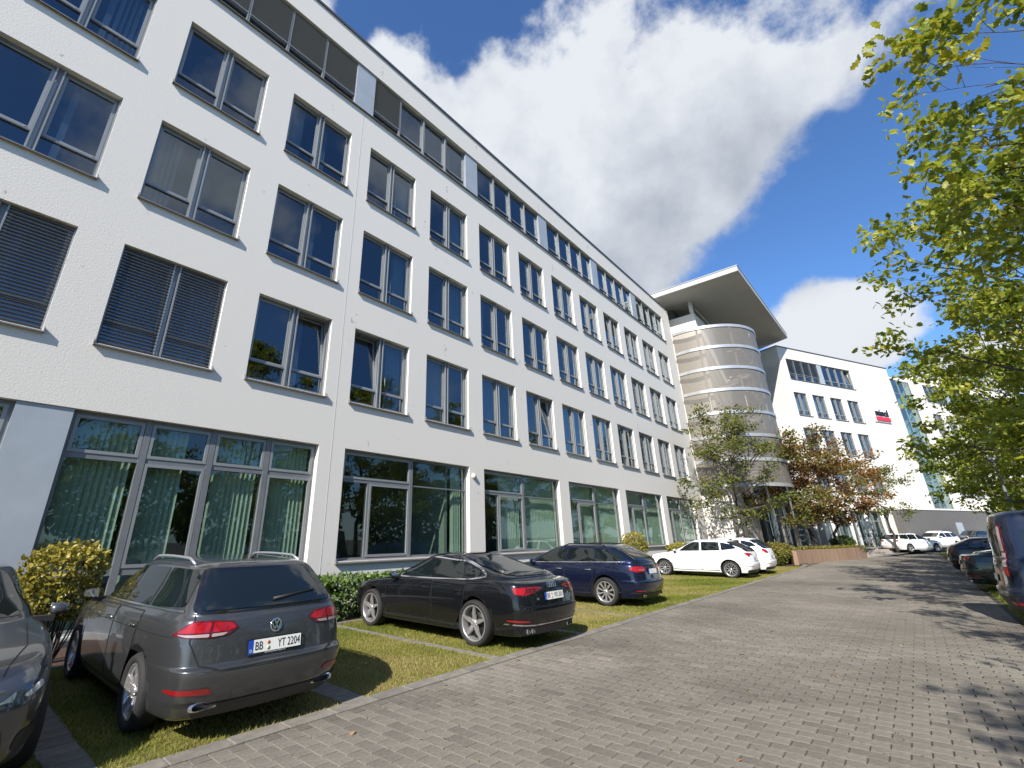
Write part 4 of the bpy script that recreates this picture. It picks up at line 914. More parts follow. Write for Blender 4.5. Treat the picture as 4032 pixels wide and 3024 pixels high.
    if c.get('fin'): q = B.ray((c['fin'], 0, 4), (0, 0, -1), 0); mb = MB(); mb.add([(q.x - .10, 0, q.z + .055), (q.x - .07, -.018, q.z - .01), (q.x + .10, 0, q.z - .012), (q.x - .07, .018, q.z - .01), (q.x - .12, 0, q.z - .012)], [(0, 1, 2), (0, 2, 3), (0, 3, 4), (0, 4, 1)]); mb.build('antenna_fin', BLK, t)
    if 'wiper' in c:
        a, e = c['wiper']; pa = B.ray((-6, *a), (1, 0, 0), .02); pb = B.ray((-6, *e), (1, 0, 0), .02); mb = MB(); mb.tube([pa, pb], [.018, .008], 6); mb.build('rear_wiper', DARK, t)
    if 'emblem' in c:
        kind, y, z, sz = c['emblem']; q = B.ray((-6, y, z), (1, 0, 0), .008); e = bpy.data.objects.new('emblem', None); mb = MB()
        def ring(cy, r, w, yy=0.):
            n = 28; vs = []
            for j in range(n):
                a = 2 * PI * j / n
                for rr, d in ((r - w, .0), (r, .008), (r + w, .0)): vs.append((cy + rr * math.cos(a), rr * math.sin(a), d))
            mb.add(vs, [(3 * j + i, 3 * ((j + 1) % n) + i, 3 * ((j + 1) % n) + i + 1, 3 * j + i + 1) for j in range(n) for i in (0, 1)], 0, True)
        if kind == 'rings':
            for k2 in range(4): ring((k2 - 1.5) * sz * 1.42, sz, .007)
        elif kind == 'vw':
            ring(0, sz, .007); s_ = sz * .9
            def bar(x0, y0, x1, y1, w=.0075):
                d = Vector((x1 - x0, y1 - y0)).normalized(); nn = Vector((-d.y, d.x)) * w; mb.add([(x0 + nn.x, y0 + nn.y, .009), (x0 - nn.x, y0 - nn.y, .009), (x1 - nn.x, y1 - nn.y, .009), (x1 + nn.x, y1 + nn.y, .009)], [(0, 1, 2, 3)])
            for s2 in (-1, 1): bar(s2 * s_ * .42, s_ * .9, 0, s_ * .08); bar(s2 * s_ * .92, s_ * .38, s2 * s_ * .42, -s_ * .86); bar(s2 * s_ * .42, -s_ * .86, 0, s_ * .0)
        o = mb.build('emblem', CHR, t, q, (R(90 - c.get('etilt', 6)), 0, R(-90)))
        if kind == 'vw': mb = MB(); mb.lathe([(.0, .002), (sz, .002)], 28); mb.build('emblem_ground', BLK, o)
    for tx, y, z, sz in c.get('badges', []): q = B.ray((-6, y, z), (1, 0, 0), .007); link('lettering', text_mesh(tx, sz, .002, 'CENTER', 1.1), CHR, t, q, (R(84), 0, R(-90)))
    return t
GREY = paint('paint_indium_grey', (.092, .095, .100), .7, .28); BLACK = paint('paint_black', (.006, .0065, .008), .1, .22); NAVY = paint('paint_dark_blue', (.008, .012, .035), .45, .26); WHITE = paint('paint_white', (.78, .79, .80), .0, .30); DGREY = paint('paint_dark_grey', (.085, .086, .090), .65, .28); VANB = paint('paint_van_blue', (.010, .014, .030), .3, .28); DGRN = paint('paint_dark_green', (.010, .017, .016), .4, .28)
golf = dict(ledge=.06, zl=.60, L=4.567, W=1.80, H=1.475, belt=.945, hood=.80, cowl=1.10, rbase=-2.13, rm=-.5, g1=(.70, -1.99, 1.20), g2=(.28, -1.80, 1.405), fa=1.40, ra=-1.225, rad=.318, rim='multi5', paint=GREY, mx=.78, rails=M('rail_silver', (.35, .37, .40), .35, .6), fin=-1.45, kick=.015,
    side=[[(.72, 1.0), (-.18, 1.01), (-.18, 1.365), (.12, 1.36), (.45, 1.20)], [(-.25, 1.01), (-1.02, 1.02), (-.99, 1.37), (-.25, 1.37)], [(-1.09, 1.02), (-1.86, 1.06), (-1.74, 1.30), (-1.62, 1.36), (-1.06, 1.37)]],
    doors=[[(.98, .30), (-.20, .28), (-.20, .965), (.80, .95), (1.0, .80)], [(-.22, .28), (-.82, .30), (-1.02, .62), (-1.06, .975), (-.22, .965)]], beltline=[(.80, .985), (-1.88, 1.025)], crease_shade=[(1.6, .80), (-1.9, .83)],
    rearwin=('rear', [(.68, 1.03), (-.68, 1.03), (-.545, 1.345), (.545, 1.345)]), rearsur=[(.73, 1.01), (-.73, 1.01), (-.575, 1.375), (.575, 1.375)], wind=[(.70, 1.02), (-.70, 1.02), (-.55, 1.37), (.55, 1.37)],
    tail=[([(24.5, .885), (28, .935), (38, .955), (47.5, .955), (58, .845), (47, .83), (38, .82), (30, .83)], REDD), ([(26, .885), (29, .925), (37.5, .94), (37.5, .862), (30, .862)], RED), ([(38.6, .94), (47, .944), (54, .868), (38.6, .862)], RED), ([(30, .853), (37.5, .853), (37.5, .828), (32, .833)], LWHT), ([(38.6, .853), (54, .855), (48, .836), (38.6, .828)], LWHT)],
    head=[([(22, .62), (30, .74), (46, .78), (56, .80), (50, .66), (36, .60)], HLAMP), ([(36, .66), (44, .70), (42, .64)], LED)],
    rear=[([(.62, .215), (-.62, .215), (-.66, .30), (.66, .30)], TRIM, 'diffuser')], rearpair=[([(.52, .40), (.82, .42), (.84, .455), (.56, .455)], AMB, 'reflector')],
    rearstrip=[([(.70, 1.0), (.74, .80), (.66, .62), (.50, .575), (-.50, .575), (-.66, .62), (-.74, .80), (-.70, 1.0)], .008, GAPM, 'tailgate_gap', False), ([(.86, .34), (.60, .335), (.55, .31), (-.55, .31), (-.60, .335), (-.86, .34)], .022, CHR if False else TRIM, 'valance_trim', False)],
    exh=((.56,), .315, .125, .035), plate=(0., .705, ('BB', 'YT 2204'), 'www.autohaus-weeber.de'), wiper=((.02, 1.075), (-.46, 1.12)), emblem=('vw', 0., .86, .052), etilt=10)
build_car(golf, 'parked_car', 'dark grey estate car with roof rails and red tail lights, second from the left', (2.55, 7.05, 0), PI / 2, 'cars parked along the office block')
a5 = dict(L=4.733, W=1.86, H=1.386, belt=.90, hood=.76, cowl=1.05, rbase=-1.98, rm=-.15, g1=(.62, -1.52, 1.13), g2=(.15, -.86, 1.325), fa=1.495, ra=-1.33, rad=.338, rim='star5', paint=BLACK, mx=.72, fin=-.90, kick=.03,
    side=[[(.66, .955), (-.30, .965), (-.30, 1.275), (.02, 1.28), (.38, 1.15)], [(-.37, .965), (-1.06, .985), (-.98, 1.22), (-.70, 1.27), (-.37, 1.275)], [(-1.11, .985), (-1.48, 1.02), (-1.40, 1.09), (-1.03, 1.21)]],
    chrome=[(.72, .945), (-.3, .955), (-1.2, .975), (-1.58, 1.03), (-1.38, 1.13), (-1.0, 1.245), (-.3, 1.30), (.05, 1.305), (.40, 1.175)],
    doors=[[(.98, .30), (-.33, .28), (-.33, .93), (.75, .91), (1.0, .78)], [(-.35, .28), (-.92, .30), (-1.12, .60), (-1.16, .945), (-.35, .93)]], crease_shade=[(1.7, .76), (0, .82), (-2.0, .84)],
    rearwin=('top', [(-1.02, .58), (-1.80, .60), (-1.92, .40), (-1.94, 0), (-1.92, -.40), (-1.80, -.60), (-1.02, -.58), (-.96, -.3), (-.95, .3)]), wind=[(.70, .98), (-.70, .98), (-.55, 1.29), (.55, 1.29)],
    tail=[([(18, .865), (22, .888), (40, .90), (53, .89), (51, .80), (43, .77), (32, .80)], REDD), ([(40, .888), (52, .88), (50, .805), (43, .785), (41, .82)], RED), ([(20, .868), (24, .880), (39.5, .888), (39.5, .868)], RED), ([(33, .812), (42, .786), (40.4, .812)], RED)],
    rear=[([(.70, .215), (-.70, .215), (-.72, .33), (.72, .33)], TRIM, 'diffuser')], rearpair=[([(.62, .405), (.86, .42), (.86, .445), (.64, .435)], AMB, 'reflector')],
    rearstrip=[([(.86, .385), (.5, .36), (-.5, .36), (-.86, .385)], .018, CHR, 'bumper_trim', False), ([(.62, .99), (.63, .74), (.55, .62), (-.55, .62), (-.63, .74), (-.62, .99)], .007, GAPM, 'boot_gap', False), ([(.84, .66), (.6, .60), (-.6, .60), (-.84, .66)], .005, GAPM, 'bumper_edge', False)],
    exh=((.50, .60), .285, .048, .042), plate=(0., .745, ('BB', 'MD 2001'), None), emblem=('rings', 0., .905, .040), etilt=18, badges=[('A5', .42, .715, .06), ('TDI', -.45, .76, .035)])
build_car(a5, 'parked_car', 'black fastback saloon with silver five-spoke wheels and a chrome window line', (7.30, 7.0, 0), PI / 2 - .02, 'cars parked along the office block')
merc = dict(golf, L=4.70, W=1.82, H=1.45, belt=.93, hood=.79, cowl=1.12, rbase=-2.20, g1=(.70, -2.00, 1.19), g2=(.25, -1.68, 1.385), fa=1.50, ra=-1.34, rad=.330, rim='ten', paint=NAVY, rails=BLK, fin=None, kick=.03,
    side=[[(.70, .985), (-.22, .99), (-.22, 1.34), (.10, 1.345), (.42, 1.19)], [(-.29, .99), (-1.08, 1.01), (-1.04, 1.34), (-.29, 1.345)], [(-1.14, 1.01), (-1.92, 1.08), (-1.70, 1.27), (-1.10, 1.345)]], beltline=[(.78, .97), (-1.9, 1.03)],
    rearwin=('rear', [(.66, 1.05), (-.66, 1.05), (-.55, 1.33), (.55, 1.33)]), rearsur=[(.70, 1.03), (-.70, 1.03), (-.58, 1.36), (.58, 1.36)],
    tail=[([(24, .86), (28, .905), (40, .93), (52, .92), (56, .86), (48, .80), (34, .80), (26, .82)], RED), ([(30, .84), (44, .855), (44, .845), (30, .83)], LWHT)],
    rearpair=[([(.55, .36), (.80, .37), (.80, .395), (.58, .395)], AMB, 'reflector')], exh=((.52,), .27, .10, .038), plate=(0., .77, ('BB', 'KX 417'), None), wiper=((.0, 1.09), (-.4, 1.12)), badges=[], handle=CHR)
merc.pop('emblem'); merc['plate'] = (0., .80, ('', ''), None)
build_car(merc, 'parked_car', 'dark blue estate car with multi-spoke silver wheels parked beyond the black fastback', (12.75, 7.50, 0), PI / 2 + .02, 'cars parked along the office block')
scala = dict(golf, ledge=.03, L=4.362, W=1.80, H=1.47, belt=.95, hood=.82, cowl=1.02, rbase=-2.02, g1=(.62, -1.80, 1.20), g2=(.22, -1.42, 1.405), fa=1.33, ra=-1.32, rad=.322, rim='ysp', bw=True, paint=WHITE, rails=None, fin=-1.25, kick=.05,
    side=[[(.66, 1.005), (-.22, 1.02), (-.22, 1.37), (.08, 1.365), (.40, 1.20)], [(-.29, 1.02), (-1.02, 1.04), (-.98, 1.365), (-.29, 1.375)], [(-1.08, 1.045), (-1.66, 1.12), (-1.46, 1.27), (-1.04, 1.36)]], beltline=None,
    doors=[[(.94, .30), (-.24, .28), (-.24, .975), (.72, .955), (.96, .80)], [(-.26, .28), (-.80, .30), (-1.0, .62), (-1.08, .99), (-.26, .975)]],
    rearwin=('rear', [(.70, 1.05), (-.70, 1.05), (-.58, 1.35), (.58, 1.35)]), rearsur=[(.73, 1.0), (-.73, 1.0), (-.62, 1.385), (.62, 1.385)],
    tail=[([(24, .90), (30, .935), (44, .965), (53, .96), (48, .86), (43, .80), (38, .87), (30, .88)], RED)], rearpair=[([(.50, .44), (.84, .46), (.84, .475), (.52, .46)], AMB, 'reflector')], rear=[([(.74, .215), (-.74, .215), (-.78, .33), (.78, .33)], TRIM, 'diffuser')],
    rearstrip=[([(.70, 1.0), (.72, .80), (.62, .62), (-.62, .62), (-.72, .80), (-.70, 1.0)], .008, GAPM, 'tailgate_gap', False)], exh=None, plate=(0., .72, ('', ''), None))
for q in ('emblem', 'wiper', 'exh', 'beltline', 'crease_shade'): scala.pop(q)
build_car(scala, 'parked_car', 'white hatchback with black and silver wheels, nearest of the two white cars by the planter', (23.15, 7.22, 0), PI / 2, 'cars parked along the office block')
suv = dict(scala, H=1.53, belt=1.0, hood=.88, L=4.25, rbase=-1.98, g1=(.60, -1.80, 1.26), g2=(.20, -1.55, 1.465), fa=1.30, ra=-1.28, tail=[([(34, .93), (40, 1.02), (50, 1.06), (53, 1.0), (46, .90), (38, .88)], RED)],
    side=[[(a, z + .055) for a, z in p] for p in scala['side']], rearwin=('rear', [(.70, 1.11), (-.70, 1.11), (-.58, 1.40), (.58, 1.40)]), rearsur=[(.73, 1.07), (-.73, 1.07), (-.62, 1.44), (.62, 1.44)], rim='multi5')
build_car(suv, 'parked_car', 'taller white car with high tail lights half hidden behind the white hatchback', (25.75, 7.05, 0), PI / 2, 'cars parked along the office block')
left = dict(golf, L=4.35, H=1.45, paint=DGREY, rails=None, cowl=1.02, rbase=-2.0, g1=(.62, -1.80, 1.18), g2=(.20, -1.55, 1.385), fa=1.36, ra=-1.27, mx=.70, plate=(0, .72, ('', ''), None), side=[[(a + .02, z - .02) for a, z in p] for p in scala['side']], rearwin=scala['rearwin'], rearsur=scala['rearsur'],
    head=[([(20, .60), (28, .70), (44, .76), (57, .80), (52, .68), (40, .58), (28, .56)], HLAMP), ([(40, .625), (48, .69), (50, .66), (42, .605)], LED), ([(32, .60), (38, .66), (37, .60)], LED)],
    front=[([(.62, .28), (-.62, .28), (-.58, .46), (.58, .46)], TRIM, 'grille'), ([(.80, .30), (.66, .28), (.68, .40), (.78, .42)], TRIM, 'side_intake')], topstrip=[([(1.00, .70), (1.60, .66), (2.0, .52)], .008, GAPM, 'bonnet_gap'), ([(1.00, -.70), (1.60, -.66), (2.0, -.52)], .008, GAPM, 'bonnet_gap')])
for q in ('wiper', 'exh', 'beltline', 'emblem'): left.pop(q, None)
build_car(left, 'parked_car', 'dark grey car cut off by the left edge, nose towards the drive', (.11, 7.02, 0), -PI / 2, 'cars parked along the office block')
# cars and van on the other side of the drive
van = dict(golf, ledge=.02, L=4.97, W=2.0, H=2.13, belt=1.12, hood=1.02, cowl=1.95, rbase=-2.36, rm=-.3, g1=(1.55, -2.33, 1.58), g2=(1.05, -2.24, 2.03), fa=1.50, ra=-1.43, rad=.335, rim='multi5', paint=VANB, mx=1.55, rails=None, kick=0, cat='van', bt=.03,
    side=[[(1.55, 1.22), (.85, 1.20), (.85, 1.72), (1.10, 1.72)], [(.70, 1.20), (-.55, 1.20), (-.55, 1.72), (.70, 1.74)], [(-.70, 1.20), (-2.0, 1.20), (-1.95, 1.70), (-.70, 1.72)]], doors=[[(1.70, .35), (.78, .32), (.78, 1.12), (1.60, 1.10)], [(.74, .32), (-.62, .32), (-.62, 1.12), (.74, 1.12)]],
    rearwin=('rear', [(.70, 1.15), (-.70, 1.15), (-.66, 1.72), (.66, 1.72)]), rearsur=[(.75, 1.10), (-.75, 1.10), (-.70, 1.78), (.70, 1.78)], wind=[(.75, 1.2), (-.75, 1.2), (-.62, 1.78), (.62, 1.78)],
    tail=[([(43.5, .86), (50.5, .84), (50.0, 1.78), (44.5, 1.80)], REDD), ([(44.3, 1.30), (48.5, 1.30), (48.2, 1.75), (45.2, 1.76)], LWHT), ([(44.2, 1.02), (49.5, 1.02), (49.3, 1.27), (44.3, 1.28)], LWHT), ([(44.0, .87), (50.2, .86), (49.8, 1.0), (44.0, 1.0)], RED)],
    rear=[([(.95, .22), (-.95, .22), (-.96, .50), (.96, .50)], TRIM, 'bumper')], rearpair=[([(.70, .36), (.88, .36), (.88, .42), (.70, .42)], AMB, 'reflector')], rearstrip=[([(0, .5), (0, 1.85)], .012, GAPM, 'door_gap', False)], plate=(0., .80, ('', ''), None))
for q in ('wiper', 'exh', 'beltline', 'emblem', 'crease_shade'): van.pop(q, None)
build_car(van, 'parked_van', 'dark blue van with tall clear and red tail lights at the right edge', (15.0, -3.42, 0), -PI / 2, 'vehicles parked under the oaks')
sed = dict(a5, paint=DGRN, chrome=None, badges=[], rim='multi5', H=1.44, belt=.94, plate=(0., .78, ('', ''), None), tail=[([(20, .92), (30, .96), (44, .965), (53, .94), (48, .87), (34, .86)], RED)]); sed.pop('chrome'); sed.pop('emblem'); sed['side'] = [[(a, z + .04) for a, z in p] for p in a5['side']]
build_car(sed, 'parked_car', 'dark green-black saloon with wide red tail lights next to the van', (22.3, -3.12, 0), -PI / 2, 'vehicles parked under the oaks')
blk2 = dict(scala, paint=BLACK, rim='multi5', tail=[([(10, .93), (30, .96), (46, .98), (53, .97), (48, .90), (30, .89), (10, .90)], RED)])
build_car(blk2, 'parked_car', 'black hatchback with a glowing red light strip beyond the dark green saloon', (30.2, -2.9, 0), -PI / 2, 'vehicles parked under the oaks')
far1 = dict(golf, paint=WHITE, rails=None, plate=(0, .70, ('', ''), None), front=[([(.70, .28), (-.70, .28), (-.66, .44), (.66, .44)], TRIM, 'grille')])
for q in ('wiper', 'exh', 'emblem'): far1.pop(q, None)
build_car(far1, 'parked_car', 'white hatchback facing the drive beyond the entrance steps', (56.3, .55, .17), R(-38), 'cars at the far end')
build_car(dict(far1, rails=BLK, H=1.55), 'parked_car', 'white estate car with dark rear window right behind the far white hatchback', (63.0, -1.15, .28), R(150), 'cars at the far end')
build_car(dict(far1, paint=DGREY), 'parked_car', 'dark grey car partly hidden by oak leaves at the far end', (70.5, -4.0, .40), R(150), 'cars at the far end')
build_car(dict(far1, paint=WHITE, rim='ten'), 'parked_car', 'last white car in the far row, seen between the oak leaves', (75, -6.6, .48), R(150), 'cars at the far end')
# ---------------------------------------------------------------- plants
OAK = np.array([(0, 0), (.10, .16), (.26, .26), (.17, .38), (.34, .54), (.20, .64), (.26, .82), (.0, 1.0), (-.26, .82), (-.20, .64), (-.34, .54), (-.17, .38), (-.26, .26), (-.10, .16)])
OVAL = np.array([(0, 0), (.24, .28), (.27, .60), (.0, 1.0), (-.27, .60), (-.24, .28)])
LEAFM = {
    'oak': attr_mat('oak_leaf', [(.065, .105, .014), (.140, .195, .020), (.250, .290, .024), (.40, .38, .03)], .45, translucent=.45, spec=.45),
    'rowan': attr_mat('rowan_leaf', [(.065, .090, .018), (.120, .150, .030), (.19, .19, .045), (.24, .13, .05)], .5, translucent=.4, spec=.3),
    'rust': attr_mat('rust_leaf', [(.105, .120, .025), (.20, .150, .040), (.30, .145, .055), (.36, .19, .08)], .55, translucent=.4, spec=.25),
    'yellow': attr_mat('yellow_bush_leaf', [(.040, .055, .010), (.13, .135, .020), (.30, .26, .035), (.42, .33, .07)], .4, translucent=.35, spec=.5),
    'laurel': attr_mat('laurel_leaf', [(.022, .046, .010), (.040, .080, .015), (.070, .125, .022), (.11, .17, .035)], .45, translucent=.2, spec=.3),
    'shrub': attr_mat('shrub_leaf', [(.040, .060, .012), (.085, .105, .018), (.17, .165, .03), (.26, .21, .04)], .45, translucent=.35, spec=.4),
    'litter': attr_mat('dry_leaf', [(.26, .19, .10), (.36, .27, .14), (.30, .15, .07), (.42, .36, .20)], .7, translucent=.2),
}
def leaves_mesh(name, pos, size, tint, rng, shape=OVAL, updir=.35, droop=.0):
    """one polygon per leaf, random spin, loosely facing up"""
    n = len(pos); nrm = rng.normal(0, 1, (n, 3)); nrm /= np.linalg.norm(nrm, axis=1, keepdims=True); nrm = nrm * (1 - updir) + np.array([0, 0, 1.]) * updir * rng.uniform(.5, 1.5, (n, 1)); nrm /= np.linalg.norm(nrm, axis=1, keepdims=True)
    t = rng.normal(0, 1, (n, 3)); t[:, 2] -= droop; t -= nrm * (t * nrm).sum(1, keepdims=True); t /= np.linalg.norm(t, axis=1, keepdims=True); b = np.cross(nrm, t); m = len(shape)
    u = shape[:, 0][None, :, None]; v = shape[:, 1][None, :, None]; s = size[:, None, None]
    curl = (v * v * -.22 + np.abs(u) * .30) * rng.uniform(.3, 1.4, (n, 1, 1))
    V = pos[:, None, :] + s * (b[:, None, :] * u + t[:, None, :] * v + nrm[:, None, :] * curl)
    me = npmesh(name, V.reshape(-1, 3), np.arange(n * m).reshape(n, m)); face_attr(me, 'tint', tint); return me
BARKM = {'oak': M('oak_bark', (.075, .062, .048), .95, var=.3, vscale=9, bump=.8, bscale=25), 'grey': M('grey_bark', (.055, .048, .042), .95, var=.25, vscale=8, bump=.5, bscale=25)}
def grow(mb, p, d, L, r, rng, lvl, tips, up=.15, nseg=4, wob=.16, kids=(5, 4), r_end=.35):
    pts = [np.array(p, float)]; d = np.array(d, float); d /= np.linalg.norm(d)
    for i in range(nseg):
        d = d + rng.normal(0, wob, 3) + np.array([0, 0, up * .3]); d /= np.linalg.norm(d); pts.append(pts[-1] + d * L / nseg)
    rad = [r * (1 - (1 - r_end) * i / nseg) for i in range(nseg + 1)]
    mb.tube(pts, rad, 7 if r > .05 else (5 if r > .02 else 4), cap=False)
    if lvl == 0:
        tips.append((pts[-1], d)); tips.append((pts[-2], d)); return
    for k in range(kids[0] if lvl > 1 else kids[1]):
        f = .30 + .70 * (k + rng.uniform(.2, .9)) / (kids[0] if lvl > 1 else kids[1]); i = min(int(f * nseg), nseg - 1); q = pts[i] + (pts[i + 1] - pts[i]) * (f * nseg - i)
        s = rng.normal(0, 1, 3); s -= d * s.dot(d); s /= np.linalg.norm(s); nd = d * rng.uniform(.35, .75) + s * rng.uniform(.6, 1.0) * np.array([1, 1, .55]) + np.array([0, 0, up])
        grow(mb, q, nd, L * rng.uniform(.38, .62) * (1.15 - .4 * f), max(.006, rad[i] * .5), rng, lvl - 1, tips, up, 3, wob, kids, .3)
    tips.append((pts[-1], d))
def tree(name, label, loc, H, clear, radius, seed, kind, leaf=.12, per=20, nl=22, spread=.26, dens=1.0, shape=OVAL, group=None, bark='oak', prof=None, trunk_r=.14, tintmu=.45, kids=(5, 4), vase=False, tint_x=0.):
    rng = np.random.default_rng(seed); t = thing(name, label, 'tree', loc, 0, group); mb = MB(); tips = []
    prof = prof or (lambda f: math.sin(PI * min(1, .18 + .80 * f)) ** .75)
    base = np.array([0, 0, -.05]); n = 9; pts = [base + np.array([rng.normal(0, .05) * i, rng.normal(0, .05) * i, (H * .93 if not vase else clear + .3) * i / n]) for i in range(n + 1)]
    pts[0][:2] = 0; mb.tube(pts, [trunk_r * (1.25 if i == 0 else 1) * (1 - (.88 if not vase else .25) * i / n) for i in range(n + 1)], 10)
    zt = lambda z: pts[min(int(max(0, (z + .05)) / (pts[-1][2] + .05) * n), n)]
    for k in range(nl):
        f = (k + .5) / nl; z = clear + (H - clear) * f * (.95 if not vase else .0) + (rng.uniform(-.3, .3) if vase else 0); a = k * 2.399 + rng.uniform(-.3, .3)
        if vase:
            e = rng.uniform(.15, 1.25); d = (math.cos(a) * math.cos(e), math.sin(a) * math.cos(e), math.sin(e)); L = (H - clear) * rng.uniform(.75, 1.0) * (.35 + .65 * math.sin(e)) + radius * math.cos(e) * .55
        else: e = .10 + .75 * f + rng.uniform(-.12, .12); d = (math.cos(a) * math.cos(e), math.sin(a) * math.cos(e), math.sin(e)); L = radius * prof(f) * rng.uniform(.8, 1.12) / max(.45, math.cos(e))
        q = np.array(zt(z)); q[2] = min(z, pts[-1][2]); grow(mb, q, d, L, trunk_r * (.42 - .22 * f), rng, 2, tips, .10, 5, .12, kids)
    mb.build('trunk', BARKM[bark], t)
    tp = np.array([q[0] for q in tips]); keep = rng.random(len(tp)) < dens; tp = tp[keep]; m = len(tp)
    pos = np.repeat(tp, per, 0) + rng.normal(0, 1, (m * per, 3)) * np.array([spread, spread, spread * .55]); ct = np.repeat(rng.normal(0, .13, m), per)
    hgt = (pos[:, 2] - clear) / (H - clear); tint = np.clip(tintmu + ct + rng.normal(0, .15, len(pos)) + .08 * (hgt - .5) + tint_x * pos[:, 0], 0, 1)
    me = leaves_mesh('crown', pos, leaf * rng.uniform(.7, 1.25, len(pos)), tint, rng, shape); link('crown', me, LEAFM[kind], t); return t
oaks = [(11.4, -6.0, 13.0, 4.6, 'large oak leaning in from the right edge in front of the van'), (19.2, -5.3, 12.0, 4.3, 'oak between the van and the dark green saloon, second in the row along the drive'), (28.0, -5.6, 11.5, 4.3, 'oak beside the black hatchback, third in the row along the drive'), (37.5, -5.6, 11, 4.2, 'fourth oak in the row, in front of the far white wing'), (47.5, -6.2, 10.0, 4.0, 'fifth oak in the row, in front of the green glass stairwell'), (58.5, -8.2, 9.5, 3.6, 'farthest oak in the row above the far parked cars'), (-4.6, -6.9, 11.0, 4.0, 'oak behind the viewpoint, seen only as its shadow and reflection'), (3.0, -6.5, 10.8, 3.6, 'oak to the right of the viewpoint whose shadow falls on the lower right paving')]
oprof = lambda f: max(.12, math.sin(PI * min(1, .22 + .78 * f)) ** .8 * (1.0 - .35 * f))
for i, (x, y, H, r_, lb) in enumerate(oaks):
    near_ = i == 0
    tree('oak_tree', lb, (x, y, 0), H, 2.3 if i else 2.7, r_, 100 + i, 'oak', leaf=.185 if near_ else .21, per=24 if near_ else 12, nl=26 if near_ else 22, spread=.19 if near_ else .20, dens=.42 if near_ else (.5 if i == 7 else .95), shape=OAK if i < 2 else OVAL, group='oaks along the drive', trunk_r=.15, tintmu=.62, kids=(5, 4), prof=oprof)
tree('street_tree', 'sparse green young tree beside the stair tower, behind the white cars', (34.0, 7.75, 0), 8.3, 2.3, 2.9, 201, 'rowan', leaf=.165, per=9, nl=20, spread=.22, bark='grey', trunk_r=.16, tintmu=.42, kids=(4, 4), prof=lambda f: (1 - .75 * f) ** .6)
tree('street_tree', 'reddish brown tree on the planter, left one of the pair before the entrance', (42.2, 5.4, .55), 6.9, 1.9, 2.9, 202, 'rust', leaf=.19, per=13, nl=18, spread=.24, bark='grey', trunk_r=.13, tintmu=.34, kids=(4, 4), tint_x=.10)
tree('street_tree', 'rust-red tree on the planter, right one of the pair before the entrance', (45.4, 4.3, .55), 5.4, 1.8, 2.9, 203, 'rust', leaf=.19, per=13, nl=18, spread=.24, bark='grey', trunk_r=.13, tintmu=.60, kids=(4, 4))
tree('street_tree', 'small green tree standing at the entrance steps', (53.5, 1.45, .3), 6.0, 2.3, 2.0, 204, 'rowan', leaf=.18, per=6, nl=12, spread=.2, bark='grey', trunk_r=.10, tintmu=.36, kids=(4, 3))
def bush(name, label, loc, rx, ry, rz, n, leaf, kind, seed, tintmu=.55, stems=0, shape=OVAL, cat='bush', group=None, z0=0., box=False, shell=.65):
    rng = np.random.default_rng(seed); t = thing(name, label, cat, loc, 0, group)
    if box: pos = rng.uniform(-1, 1, (n, 3)); k = rng.integers(0, 3, n); s = rng.random(n) < .75; s1 = np.sign(pos[np.arange(n), k]); pos[np.arange(n), k] = np.where(s, s1 * rng.uniform(.82, 1.0, n), pos[np.arange(n), k])
    else: d = rng.normal(0, 1, (n, 3)); d /= np.linalg.norm(d, axis=1, keepdims=True); pos = d * (shell + (1 - shell) * rng.random((n, 1)) ** .7)
    lump = 1 + .12 * np.sin(pos[:, 0] * 5 + seed) * np.cos(pos[:, 1] * 4 + 1) + .09 * np.sin(pos[:, 2] * 7 + seed * 2); pos = pos * lump[:, None] * np.array([rx, ry, rz]) + np.array([0, 0, z0 + rz])
    if box: pos[:, 2] = np.minimum(pos[:, 2], z0 + 2 * rz + rng.normal(0, .035, n))
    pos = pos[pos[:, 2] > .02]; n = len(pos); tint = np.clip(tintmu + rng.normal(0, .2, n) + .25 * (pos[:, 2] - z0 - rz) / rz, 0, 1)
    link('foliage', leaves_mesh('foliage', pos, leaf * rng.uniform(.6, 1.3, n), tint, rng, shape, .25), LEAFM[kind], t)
    if stems:
        mb = MB()
        for k in range(stems):
            a = rng.uniform(0, 2 * PI); e = np.array([math.cos(a) * rx * rng.uniform(.2, .8), math.sin(a) * ry * rng.uniform(.2, .8), z0 + rz * rng.uniform(.6, 1.6)]); b0 = np.array([math.cos(a) * .1, math.sin(a) * .1, -.03]); m_ = (b0 + e) / 2 + rng.normal(0, .06, 3)
            mb.tube([b0, m_, e], [.014, .010, .005], 5, cap=False)
        mb.build('stems', BARKM['grey'], t)
    return t
bush('yellow_bush', 'round yellow-green bush between the two dark grey cars', (1.60, 9.75, 0), .55, .48, .60, 2600, .085, 'yellow', 301, .55, 16, z0=.48)
bush('laurel_hedge', 'clipped dark green laurel hedge along the wall in front of the black fastback', (8.1, 9.95, 0), 2.35, .48, .40, 9000, .10, 'laurel', 302, .50, 0, cat='hedge', box=True)
bush('yellow_bush', 'small round yellow-green bush at the wall behind the dark blue estate car', (23.3, 10.25, 0), 1.05, .5, .62, 1800, .10, 'yellow', 303, .5, 6, z0=.55)
bush('yellow_bush', 'low yellow-green bush at the wall in front of the nearest white hatchback', (29.2, 10.2, 0), 1.3, .5, .45, 1500, .11, 'yellow', 304, .5, 4, z0=.4)
bush('shrub', 'yellow-green shrub at the left end of the planter wall beside the white cars', (33.3, 6.6, 0), 1.5, 1.0, .55, 3200, .10, 'shrub', 305, .55, 6)
bush('shrub', 'leafy shrub growing over the corner of the planter wall', (35.6, 6.5, .45), 1.5, .8, .35, 2200, .10, 'shrub', 306, .6, 0)
